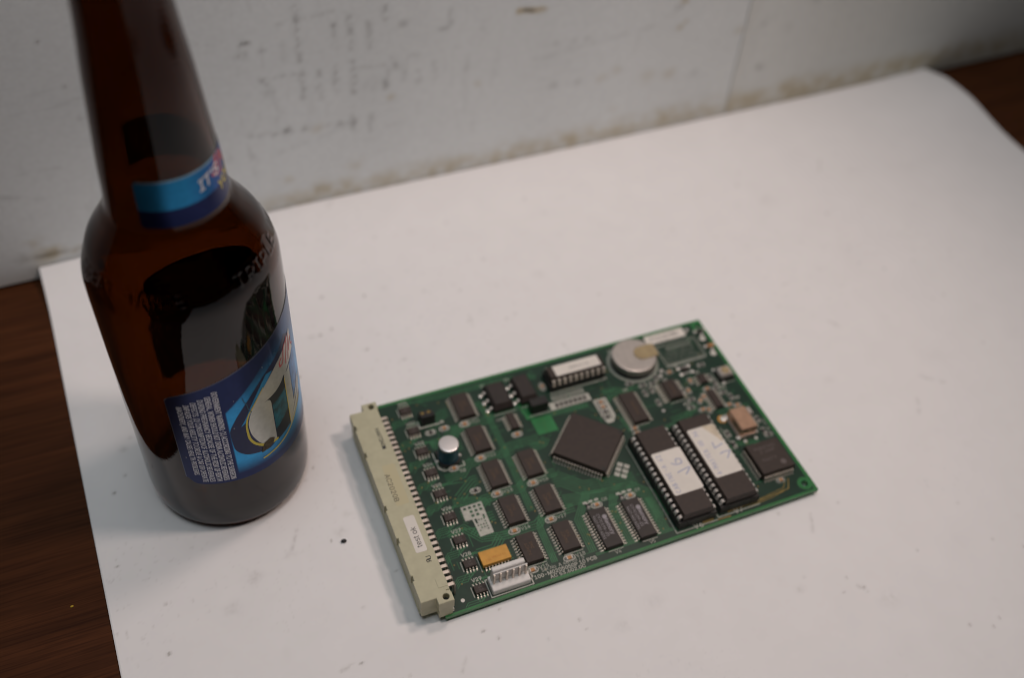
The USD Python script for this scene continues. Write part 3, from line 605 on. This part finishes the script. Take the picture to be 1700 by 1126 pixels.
for x, y, a, k in [(131.9, 64.0, 90, 'r'), (134.6, 63.4, 90, 'c'), (133.4, 58.6, 0, 'r'), (121.8, 72.4, 0, 'r'), (117.0, 72.6, 0, 'r'), (139.2, 58.0, 90, 'c'), (131.2, 54.6, 0, 'r'), (148.6, 57.6, 0, 'r'), (150.6, 54.4, 90, 'r'), (147.6, 50.6, 0, 'c'), (112.0, 75.6, 0, 'r'),
                   (146.6, 60.6, 0, 'r'), (133.6, 49.0, 0, 'r'), (150.8, 49.2, 0, 'c'), (124.5, 74.8, 90, 'r'), (131.6, 75.6, 0, 'c'), (147.2, 74.8, 0, 'r')]:
    chip(x, y, 2.2, 1.3, a, m_cap if k == 'c' else m_res, name='capacitor' if k == 'c' else 'resistor')
for x, y, t in [(130.6, 57.2, 'R51'), (121.6, 70.2, 'C20'), (149.6, 60.4, 'C33'), (153.2, 53.0, 'R9'), (135.6, 78.0, 'T3'), (108.6, 73.0, 'V9'), (127.6, 72.4, 'V8'), (143.2, 71.6, 'V2'), (62.0, 95.2, 'T1'), (51.0, 95.2, 'T2'), (20.4, 60.6, 'C1'), (28.0, 57.0, 'C2'), (88.4, 95.0, 'V3'), (112.2, 95.6, 'G1')]: stext(t, 1.3, x, y, bold=True)
silk.append(flat(Polygon([(92.9, 71.9), (98.3, 71.9), (98.3, 62), (96.2, 59.3), (93.9, 59.3), (92.9, 62)]).buffer(.3).difference(sbox(94.0, 60.8, 97, 71.2)), 4 * E))
# row of resistors in one white printed frame
for k in range(7):
    chip(77.4 + k * 2.15, 74.9, 2.2, 1.25, 90, m_res, name='resistor', outline=False)
silk.append(flat(shapely.union_all([sbox(74.0, 73.0, 92.6, 77.0)]).difference(shapely.union_all([sbox(76.5 + k * 2.15, 73.5, 78.2 + k * 2.15, 76.5) for k in range(7)])), 4 * E))
for k in range(6): stext('R%d' % (30 + k), 1.0, 78.5 + k * 2.15, 79.0, 90, bold=True)
silk_dim.append(flat(sbox(76.4, 77.6, 91.4, 80.4).difference(shapely.union_all([sbox(77.6 + k * 2.15, 77.9, 79.3 + k * 2.15, 80.1) for k in range(6)])), 4 * E))
# test pads in printed frames beside the large square chip
for i in range(2):
    for j in range(3):
        x, y = 89.0 + i * 2.2 - j * 1.6, 38.2 - i * 1.8 - j * 2.0
        silk.append(rot(flat(sbox(x - 1.1, y - .9, x + 1.1, y + .9).difference(sbox(x - .5, y - .4, x + .5, y + .4)), 4 * E), -40, (x, y)))
        obj('test_pad', rot(bx(x - .42, x + .42, y - .32, y + .32, .02, .12), -40, (x, y)), m_solder, base)
# printed table of white cells
cells = Polygon([(20.8, 40.6), (29.6, 40.8), (29.2, 26.0), (23.6, 25.8), (23.4, 34.0), (20.6, 34.2)])
cut = [sbox(21.6 + i * 2.0, 35.1 + j * 1.9, 22.8 + i * 2.0, 36.2 + j * 1.9) for i in range(4) for j in range(3) if rd.random() < .75] + [sbox(24.3 + i * 1.1, 26.8 + j * 1.2, 24.9 + i * 1.1, 27.4 + j * 1.2) for i in range(4) for j in range(6) if rd.random() < .55]
cut += [sbox(24.1, 32.2, 25.0, 34.0), sbox(27.8, 33.4, 28.5, 35.0)]
silk.append(flat(cells.difference(shapely.union_all(cut)), 4 * E))
# board lettering
stext('Ser.No  A 48702 / S', 1.35, 48.5, 4.35); stext('100-M0205050P 10 PCB', 1.5, 48.9, 2.5, bold=True); stext('AC 53.602.0C', 1.35, 49.0, .75, bold=True, squeeze=1.15)
stext('V6', 2.4, 105.2, 1.6); stext('V7', 2.4, 123.8, 2.4)

# --- electrolytic capacitor on its square foot
x, y = 24.4, 64.4
foot = obj('capacitor_foot', hull([(x + a, y + b, z) for z in (.1, 1.5) for a, b in [(-4.2, 4.2), (4.2, 4.2), (4.2, -3.0), (3.0, -4.2), (-3.0, -4.2), (-4.2, -3.0)]]), m_black, pcb)
ec = obj('round_capacitor', trimesh.creation.revolve([(0, 1.5), (3.9, 1.5), (4.1, 1.9), (3.75, 2.3), (3.75, 2.6), (4.1, 3.0), (4.1, 9.7)], sections=48).apply_translation((x, y, 0)), m_sleeve, pcb, smooth=35, label='blue sleeved round capacitor with silver top')
obj('silver_top', trimesh.creation.revolve([(4.12, 9.2), (4.12, 9.8), (3.95, 10.15), (3.6, 10.3), (0, 10.3)], sections=48).apply_translation((x, y, 0)), m_alu, ec, smooth=40)
for s in (-1, 1):
    obj('solder_tab', bx(x + s * 4.8 - .7, x + s * 4.8 + .7, y - .5, y + .5, .05, .4), m_solder, foot)
    obj('solder_tab', bx(x - .5, x + .5, y + s * 4.6 - .5, y + s * 4.6 + .5, .05, .4), m_solder, foot)
sline([(x - 5.2, y + 4.5), (x - 5.2, y - 3.4), (x - 3.6, y - 5.2), (x + 5.2, y - 5.2), (x + 5.2, y - 3.2)], .45)
# --- little open socket with copper-coloured holes
jb = obj('jumper_socket', cat([cbx(19.6, 25.6, 83.6, 85.6, .05, 5.2, .2), cbx(19.6, 25.6, 85.6, 88.6, .05, 3.4, .15)]), m_black, pcb)
for k in range(2): obj('contact', cyl(.75, 3.39, 3.5, 21.2 + k * 2.7, 87.2, 14), m_gold, jb)
sline([(18.6, 86), (18.6, 82.6), (28.2, 82.6)], .6, dim=False); silk.append(flat(Point(28.2, 82.9).buffer(.8), 4 * E))
# --- two thick black power packages, leads on the left
for x0, x1, y0, y1 in [(50.4, 59.2, 79.6, 93.2), (62.7, 70.6, 79.7, 93.4)]:
    b = obj('power_package', hull([(x, y, .2) for x in (x0, x1) for y in (y0, y1)] + [(x, y, 2.2) for x in (x0 - .1, x1 + .1) for y in (y0 - .1, y1 + .1)] + [(x, y, 4.0) for x in (x0 + .9, x1 - .9) for y in (y0 + 1.6, y1 - .5)]), m_ic2, pcb)
    for k in range(3):
        y = y0 + 2.2 + k * 4.3
        obj('lead', cat([mv(rot(lead([(0, 1.6), (1.2, 1.5), (1.5, .25), (2.6, .2)], 1.2, .3), 180), x0 + .2, y), cyl(.85, .02, .55, x0 - 2.2, y, 16, .3)]), m_solder, b)
    sline([(x0 - .2, y0 - 1.0), (x1 + .2, y0 - 1.0)], .6, dim=True)
obj('black_block', cat([cbx(64.8, 72.6, 74.0, 78.2, .1, 5.4, .3)]), m_black, pcb); sline([(64, 73.2), (73.5, 73.2)], .6, dim=True)
# --- socketed chip with a white sticker near the back edge
def dip_socket(x0, x1, y0, y1, z, parent=None):
    return obj('chip_socket', cbx(x0, x1, y0, y1, .05, z, .2), m_black, pcb)
s = dip_socket(77.4, 103.2, 82.4, 92.2, 3.6)
c = obj('labelled_chip', hull([(x, y, 4.0) for x in (77.9, 103.0) for y in (84.2, 90.2)] + [(x, y, 5.7) for x in (77.6, 103.3) for y in (83.9, 90.5)] + [(x, y, 7.4) for x in (78.0, 102.9) for y in (84.3, 90.1)]), m_ic, pcb, label='dark chip in socket with blank white sticker at the back edge')
obj('sticker', bx(80.6, 101.6, 84.35, 90.05, 7.41, 7.47), m_sticker, c)
obj('faint_lettering', text('930511 1.2', 1.2, 92, 87.2, 7.475), m_logo_dim, c)
for k in range(10):
    x = 78.9 + k * 2.62
    obj('pin', cat([mv(rot(lead([(-.4, 5.7), (.75, 5.7), (.95, 5.3), (.95, 3.6)], 1.35, .28), -90), x, 83.9), bx(x - .5, x + .5, 82.5, 83.2, 2.0, 3.7)]), m_tin, c)
    obj('pin', cat([mv(rot(lead([(-.4, 5.7), (.75, 5.7), (.95, 5.3), (.95, 3.6)], 1.35, .28), 90), x, 90.5)]), m_tin, c)
sline([(77.2, 81.6), (103.4, 81.6)], .7, dim=True); silk.append(flat(Point(103.2, 81.9).buffer(.7), 4 * E))
# --- coin cell
hx, hy = 118.9, 86.2
silk_dim.append(flat(Point(118.7, 86.0).buffer(11.5).difference(Point(118.7, 86.0).buffer(10.0)), 4 * E))
hold = obj('battery_holder', trimesh.creation.revolve([(0, .1), (10.0, .1), (10.0, 1.3), (9.2, 1.5), (9.2, 2.1), (0, 2.1)], sections=64).apply_translation((hx, hy, 0)), m_black, pcb, smooth=30)
cell = obj('coin_cell', trimesh.creation.revolve([(0, 2.15), (9.6, 2.15), (9.9, 2.5), (9.9, 4.6), (9.6, 5.0), (9.0, 5.12), (8.7, 5.06), (0, 5.06)], sections=72).apply_translation((hx, hy, 0)), m_steel, pcb, smooth=25, label='round silver coin cell')
obj('contact_tab', cat([trimesh.creation.extrude_polygon(sbox(hx + 3.6, hy - 3.6, hx + 10.2, hy + 3.6).union(Point(hx + 3.6, hy).buffer(3.6)), .28, engine='earcut').apply_translation((0, 0, 5.14)), bx(hx + 10.22, hx + 10.5, hy - 2.6, hy + 2.6, .1, 5.35)]), m_tab, cell, label='tan metal contact strip across the cell')
# --- barcode sticker and printed box
st = obj('barcode_sticker', trimesh.creation.extrude_polygon(sbox(130.0, 93.0, 149.8, 98.2).buffer(-.8).buffer(.8), .08, engine='earcut').apply_translation((0, 0, .06)), m_sticker, pcb)
bars = [bx(132 + k * .62, 132 + k * .62 + rd.choice([.15, .25, .38]), 94.6, 97.0, .15, .17) for k in range(24)]
obj('barcode', cat(bars + [text('8A711138', .8, 138.5, 93.8, .15)]), M('grey_ink', (.2, .19, .18), .6), st)
srect(132.4, 152.4, 79.4, 91.0, .35, dim=True); srect(133.0, 151.8, 80.0, 90.4, .2, dim=True)
stext('WARNING', 1.9, 143, 88.4, dim=True, bold=True); stext('TESTED 100% OK', 1.2, 142, 85.7, dim=True); stext('LITHIUM  BATTERY', 1.2, 141, 83.6, dim=True); stext('REPLACE ONLY WITH SAME', .9, 142, 81.6, dim=True)
silk_dim.append(flat(sbox(132.0, 78.3, 152, 79.2), 4 * E))
# --- transistors in the back right corner and below the printed box
for x, y, mm in [(156.6, 93.0, m_black), (156.8, 83.4, m_cap)]:
    b = obj('transistor', cbx(x - 1.5, x + 1.5, y - .8, y + .8, .1, 1.3, .2), mm, pcb)
    for dx, dy in [(-2.2, .6), (2.2, .6), (0, -2.0)]: obj('lead', cat([bx(x + min(0, dx), x + max(.3, dx), y + min(0, dy), y + max(.3, dy), .08, .3), cyl(.75, .03, .5, x + dx, y + dy, 14, .3)]), m_solder, b)
    silk.append(flat(Point(x - .8, y - 4.2).buffer(1.5).difference(Point(x - .8, y - 4.2).buffer(.5)), 4 * E)); obj('round_pad', cyl(1.1, .05, .5, x - .8, y - 4.2, 18, .3), m_solder, base)
b = obj('transistor', cbx(137.2, 140.4, 73.8, 75.6, .1, 1.2, .2), m_ic2, pcb)
for x, y in [(136.3, 76.1), (136.1, 72.6), (141.5, 76.3), (141.5, 72.7)]: obj('lead', cat([cyl(.85, .03, .45, x, y, 14, .25), bx(min(x, 138.5), max(x, 139), y - .3, y + .3, .08, .3)]), m_solder, b)
for x, y in [(128.7, 79.1 - 1.6), (127.0, 75.0)]: obj('round_pad', bx(x - .8, x + .8, y - .8, y + .8, .04, .2), m_solder, base)
# --- trimmer: square silver top with a round slot
b = obj('trimmer_base', cbx(150.2, 157.2, 62.8, 69.2, .1, 2.2, .2), m_black, pcb)
t = obj('trimmer_top', cbx(150.4, 157.0, 63.1, 69.0, 2.2, 3.5, .7), m_steel, pcb)
obj('screw', cat([cyl(1.9, 3.5, 3.75, 153.9, 66.2, 28, .12)]), m_tab, t)
for x, y in [(150.9, 70.2), (151.8, 62.2)]: obj('solder_tab', cyl(.75, .03, .6, x, y, 14, .3), m_solder, b)
sline([(149.4, 69), (149.4, 62), (157, 62)], .4, dim=True)
# --- coppery crystal can
can = obj('crystal_can', cbx(143.0, 151.0, 33.6, 45.6, .6, 4.6, .5), m_can, pcb, label='coppery metal crystal can')
obj('can_base', cbx(142.2, 151.8, 33.0, 46.2, .05, .7, .2), m_steel, can)
obj('crystal', cbx(152.4, 154.2, 42.0, 45.8, .1, 2.0, .2), m_steel, pcb); obj('round_pad', cyl(.8, .03, .9, 142.3, 33.3, 14, .4), m_solder, base)
sc = obj('solder_lump', cat([cyl(1.5, .03, 1.2, 141.0, 44.4, 18, .6), cyl(.9, .03, 1.6, 142.1, 44.0, 16, .5)]), m_solder, pcb); obj('flux_residue', flat(Point(140.8, 44.6).buffer(2.0), 5 * E), m_amberchip, sc)
sline([(137.6, 41), (137.6, 29)], .25); sline([(153.6, 41.5), (153.6, 31)], .25); stext('C41', 1.1, 157.2, 37.5, 90); stext('R7', 1.1, 157.0, 34, 90)

# --- square chips with J leads
def plcc(cx, cy, size, n, h, ang, marks=(), name='square_chip', label=None, sides=4):
    s = size / 2
    P = []
    for sx in (-1, 1):
        for sy in (-1, 1):
            P += [(sx * (s - .3), sy * (s - .3), .5), (sx * s, sy * (s - .2), h * .48), (sx * (s - .2), sy * s, h * .48), (sx * (s - .45), sy * (s - .45), h)]
    b = obj(name, mv(rot(hull(P), ang), cx, cy), m_ic, pcb, label=label)
    one = cat([lead([(s - .3, h * .48), (s + .42, h * .48), (s + .55, h * .40), (s + .5, .7), (s + .2, .25)], .62, .26), hull([(s - .3, -.32, .03), (s - .3, .32, .03), (s + 1.25, -.32, .03), (s + 1.25, .32, .03), (s + .45, -.28, .75), (s + .45, .28, .75), (s + .9, 0, .4)])])
    for k in range(4):
        row = cat([mv(one, 0, (j - (n - 1) / 2) * 1.27) for j in range(n)])
        obj('pin_row', mv(rot(rot(row, 90 * k), ang), cx, cy), m_tin, b, kind='stuff')
    return b
q = plcc(80.1, 50.5, 23.4, 17, 4.2, 45, label='large dark square chip set diagonally')
for a, r in ((0, 14.4), (-90, 14.4)): obj('round_mark', cyl(.9, 4.195, 4.22, 80.1 + r * math.cos(math.radians(a)), 50.5 + r * math.sin(math.radians(a)), 20), m_black, q)
q2 = plcc(147.6, 19.0, 15.6, 11, 4.2, 0, label='square chip with faint lettering in the front right corner')
obj('faint_marking', cat([text('PH80C552', 1.4, 147.5, 23.4, 4.21), text('5-16WP', 1.2, 147.8, 21.4, 4.21) , text('9447 Y', 1.4, 146.6, 17.6, 4.21), cyl(1.2, 4.2, 4.215, 151.4, 14.6, 20)]), m_logo_dim, q2)

# --- two big socketed memory chips with handwritten stickers
def eprom(x0, x1, y0, y1, sx0, sx1, lab, strokes, stain, label, n=16):
    sock = obj('chip_socket', cat([cbx(sx0, sx0 + 4.2, y0 - .6, y1 + .8, .05, 3.9, .25), cbx(sx1 - 4.2, sx1, y0 - .6, y1 + .8, .05, 3.9, .25), bx(sx0 + 4.2, sx1 - 4.2, y0 - .6, y0 + 3, .06, 3.6), bx(sx0 + 4.2, sx1 - 4.2, y1 - 3, y1 + .8, .06, 3.6)]), m_black, pcb)
    zb, zt = 4.3, 8.0
    c = obj('memory_chip', hull([(x, y, zb) for x in (x0 + .3, x1 - .3) for y in (y0 + .3, y1 - .3)] + [(x, y, 6.0) for x in (x0, x1) for y in (y0, y1)] + [(x, y, zt) for x in (x0 + .5, x1 - .5) for y in (y0 + .5, y1 - .5)]), m_ic, pcb, label=label)
    pitch = (y1 - y0 - 3.0) / (n - 1)
    ld = cat([lead([(-.3, 5.9), (.9, 5.9), (1.25, 5.5), (1.25, 3.8)], 1.35, .3), hull([(.75, -.7, 6.05), (.75, .7, 6.05), (1.45, -.5, 5.6), (1.45, .5, 5.6), (1.4, -.6, 5.0), (1.4, .6, 5.0), (.9, -.7, 5.2), (.9, .7, 5.2)])])
    for side, ang in ((x0, 180), (x1, 0)):
        for k in range(n):
            y = y0 + 1.5 + k * pitch
            obj('pin', mv(rot(ld, ang), side, y), m_solder, c)
    for k in range(n):
        y = y0 + 1.5 + k * pitch; obj('socket_contact', bx(sx0 + .35, sx0 + 1.5, y - .55, y + .55, 3.85, 4.0), m_connpin, sock)
    lx0, lx1, ly0, ly1 = lab
    stk = obj('sticker', trimesh.creation.extrude_polygon(sbox(lx0, ly0, lx1, ly1).buffer(-.9).buffer(.9), .07, engine='earcut').apply_translation((0, 0, zt + .01)), m_sticker, c, label='white sticker with blue handwriting')
    obj('handwriting', flat(shapely.union_all([LineString(np.array(s)).buffer(w) for s, w in strokes]), zt + .1), m_pen, stk)
    if stain: obj('stain', flat(Polygon([(lx1 - 5, ly1 - .3), (lx1 - .3, ly1 - .8), (lx1 - .8, ly1 - 9), (lx1 - 2.5, ly1 - 5)]).buffer(.4), zt + .095), M('tan_stain', (.58, .50, .38), .6, noise=(300, .2)), stk)
    sline([(sx0 - 1.0, y1), (sx0 - 1.0, y0 - 1.8), (sx1, y0 - 1.8)], .55, dim=True)
    return c
def hand(word, x, y0, y1, h, seed):
    """handwritten capitals running up the sticker, tops to the left"""
    G = {'M': [[(0, 0), (0, 1), (.4, .4), (.8, 1), (.8, 0)]], 'A': [[(0, 0), (.4, 1), (.8, 0)], [(.15, .4), (.65, .4)]], 'S': [[(.7, .9), (.3, 1), (.1, .7), (.6, .4), (.6, .1), (.1, 0)]], 'T': [[(0, 1), (.8, 1)], [(.4, 1), (.4, 0)]],
         'E': [[(.6, 1), (0, 1), (0, 0), (.6, 0)], [(0, .5), (.5, .5)]], 'R': [[(0, 0), (0, 1), (.6, .85), (.5, .5), (0, .5), (.7, 0)]], 'B': [[(0, 0), (0, 1), (.5, .8), (.1, .5), (.6, .25), (0, 0)]], 'O': [[(.4, 0), (0, .5), (.4, 1), (.8, .5), (.4, 0)]],
         'D': [[(0, 0), (0, 1), (.6, .7), (.6, .3), (0, 0)]], 'C': [[(.7, .9), (.3, 1), (0, .5), (.3, 0), (.7, .1)]], '2': [[(0, .8), (.4, 1), (.6, .7), (0, 0), (.7, 0)]], '6': [[(.6, 1), (.1, .5), (.1, .1), (.5, 0), (.6, .35), (.1, .35)]], '-': [[(.1, .5), (.6, .5)]],
         'V': [[(0, 1), (.4, 0), (.9, 1)]], '7': [[(0, 1), (.7, 1), (.3, 0)]], 'N': [[(0, 0), (0, 1), (.7, 0), (.7, 1)]], 'I': [[(.3, 0), (.3, 1)]]}
    r = random.Random(seed); out = []; step = (y1 - y0) / len(word)
    for i, ch in enumerate(word):
        for s in G.get(ch, []):
            out.append(([(x - (p[1] - .5) * h + r.uniform(-.08, .08), y0 + step * (i + .1) + p[0] * step * .85 + r.uniform(-.08, .08)) for p in s], .14))
    return out
s1 = hand('CABINE-A 62', 101.6, 13.2, 32.6, 1.9, 3)[:] + [(sm([(105.6, 22.0), (108.5, 22.6), (111.3, 23.0)]).tolist(), .28), ([(111.3, 22.6), (108.4, 20.2)], .28), (sm([(105.2, 26.8), (107.4, 25.6), (109.4, 25.8), (109.6, 27.6), (107.9, 28.2), (107.2, 26.6)]).tolist(), .28)]
eprom(98.2, 111.8, 3.0, 45.8, 96.6, 113.6, (99.2, 112.2, 12.4, 33.4), s1, False, 'dark memory chip with half-covering sticker marked V6')
s2 = hand('A-MASTER OD A6', 121.4, 15.4, 38.4, 1.9, 8) + [(sm([(126.4, 24.4), (128.6, 24.8), (130.8, 24.6)]).tolist(), .28), ([(130.8, 24.4), (128.2, 21.6)], .28), ([(126.0, 30.4), (125.6, 27.6), (127, 28.0), (129.6, 28.6)], .28)]
eprom(117.6, 131.6, 3.8, 45.6, 115.6, 133.4, (118.8, 131.2, 14.4, 39.2), s2, True, 'dark memory chip with longer stained sticker marked V7')
# --- orange resistor network
b = obj('orange_chip', cbx(19.5, 30.8, 12.3, 18.3, .9, 2.7, .12), m_amberchip, pcb, label='orange flat chip beside the white plug socket')
obj('pin_row', cat([mv(lead([(0, .9), (.7, .9), (.8, .2), (1.4, .15)], .5, .2).apply_transform(trimesh.transformations.rotation_matrix(-math.pi / 2, (0, 0, 1))), 20.6 + k * 1.27, 12.6) for k in range(8)]), m_tin, b, kind='stuff')
obj('pin_row', cat([mv(lead([(0, .9), (.7, .9), (.8, .2), (1.4, .15)], .5, .2).apply_transform(trimesh.transformations.rotation_matrix(math.pi / 2, (0, 0, 1))), 20.6 + k * 1.27, 18.0) for k in range(8)]), m_tin, b, kind='stuff')
obj('rust_marking', cat([text('10K', .9, 22.2, 13.9, 2.71), text('M8340 17', .8, 26.5, 14.6, 2.71)]), m_rust, b)
sline([(18.9, 18), (18.9, 11.6)], .3)
# --- white plug socket with six bent pins
w = obj('plug_socket', cat([cbx(19.0, 34.0, .9, 7.4, .1, 3.2, .3), cbx(19.8, 32.6, 4.75, 6.7, 3.2, 10.6, .35), hull([(32.6, 4.8, 3.2), (32.6, 6.6, 3.2), (34.0, 4.8, 3.2), (34.0, 6.6, 3.2), (32.6, 4.8, 10), (32.6, 6.6, 10)])]), m_white, pcb, label='white plug socket with six upright pins')
for k in range(6):
    x = 20.3 + k * 2.5
    obj('pin', cat([bx(x - .32, x + .32, 3.55, 4.2, 3.1, 9.0)]), m_connpin, w)
obj('pin_bar', bx(20.0, 33.4, 4.25, 4.7, 8.4, 9.0), m_white, w)
srect(18.4, 35.0, .35, 7.8, .45); silk.append(flat(Point(35.2, 3.6).buffer(.8), 4 * E))

# --- beige edge connector
CZ = 10.6
def notch(y, w=2.2): return sbox(-9.2, y - w / 2, -7.7, y + w / 2)
body = sbox(-8.4, 1.8, 3.0, 90.9).union(sbox(-2.6, -.9, 3.2, 2.6)).union(sbox(-2.6, 90.6, 3.4, 94.2))
top = body.difference(shapely.union_all([notch(y) for y in (69.5, 43.5, 28.5, 12.0, 83.5)]))
top = top.difference(Point(.8, 1.3).buffer(1.25)).difference(Point(.9, 92.0).buffer(1.25)).difference(sbox(1.6, 3.55, 3.3, 3.75))
low = body.buffer(-.35)
con = obj('edge_connector', cat([trimesh.creation.extrude_polygon(top.buffer(-.12), .15, engine='earcut').apply_translation((0, 0, CZ - .15)), trimesh.creation.extrude_polygon(top, 4.6, engine='earcut').apply_translation((0, 0, CZ - 4.75)),
    trimesh.creation.extrude_polygon(low.difference(Point(.8, 1.3).buffer(1.25)).difference(Point(.9, 92.0).buffer(1.25)), CZ - 4.75 - .03, engine='earcut').apply_translation((0, 0, .03)),
    bx(-8.3, -.3, 3.5, 89.0, -.9, .0)]), m_beige, pcb, label='long beige plastic edge connector')
obj('hole_shade', cat([cyl(1.25, CZ - 3.2, CZ - 3.0, .8, 1.3, 20), cyl(1.25, CZ - 3.2, CZ - 3.0, .9, 92.0, 20)]), m_black, con)
obj('step', bx(-.6, 3.02, 5.2, 9.2, CZ - .14, CZ + .14), m_beige, con)
for k in range(32):
    y = 6.9 + k * 2.58
    p = lead([(2.6, 7.6), (5.6, 7.5), (6.0, 7.1), (6.2, .05)], 1.3, .4)
    obj('pin', mv(p, 0, y), m_connpin, con)
obj('pin_slots', cat([bx(2.95, 3.08, 6.9 + (k + .5) * 2.58 - .72, 6.9 + (k + .5) * 2.58 + .72, .2, CZ - 1.5) for k in range(31)]), m_black, con, kind='stuff')
obj('maker_print', cat([text('HARTING', 1.5, -.2, 76.0, CZ + .01, -90, bold=True), bx(-.9, .5, 70.0, 71.4, CZ + .01, CZ + .03)]), m_ink, con)
obj('printed_code', text('AC2020B', 1.9, -3.1, 51.6, CZ + .012, -90, squeeze=1.1), M('grey_print', (.06, .055, .045), .6), con)
fs = obj('yellowed_sticker', trimesh.creation.extrude_polygon(sbox(-3.9, 43.0, 1.2, 62.5).buffer(-.8).buffer(.8), .006, engine='earcut').apply_translation((0, 0, CZ + .003)), M('yellowed_film', (.50, .455, .29), .35), con)
ts = obj('sticker', trimesh.creation.extrude_polygon(sbox(-3.5, 21.2, .8, 37.4).buffer(-.8).buffer(.8), .06, engine='earcut').apply_translation((0, 0, CZ + .005)), m_sticker, con, label='small white sticker reading test ok')
obj('lettering', text('test ok', 2.1, -1.4, 27.8, CZ + .07, 90, bold=False), m_ink, ts)
rm = text('R', 1.7, 0, 0, 0, 0, bold=True); rm.apply_scale((-1, 1, 1)); rm.invert()
obj('approval_mark', mv(rot(cat([mv(rm, -.7), text('U', 1.7, .6, -.3, 0, 0, bold=True)]), 90), -.2, 17.6, CZ + .01), m_ink, con)
sline([(3.8, -.0 + .5), (3.8, 3.0)], .5); sline([(-.5, .45), (3.8, .45)], .5)
obj('white_print', cat(silk), m_silk, base, kind='stuff'); obj('faded_print', cat(silk_dim), m_silk_dim, base, kind='stuff')

# ------------------------------------------------------------------ crumbs
def crumb(name, x, y, z, r, m, label):
    g = trimesh.creation.icosphere(2, r); v = g.vertices; g.vertices = v * (0.75 + .5 * meshkit.noise(v / r * 1.7 + x, 3))[:, None] * np.array([1.2, .8, .6]); g.apply_translation((0, 0, -g.bounds[0, 2]))
    t = obj(name, mv(g, x, y, z), m, None, smooth=True); tag(t, label, 'crumb')
crumb('black_crumb', -25.1, 43.6, .01, .95, m_crumb, 'small black crumb on the white paper between bottle and circuit board')
crumb('yellow_crumb', -122.8, 51.1, -.69, .45, m_yellow, 'tiny yellow crumb on the brown table left of the paper')
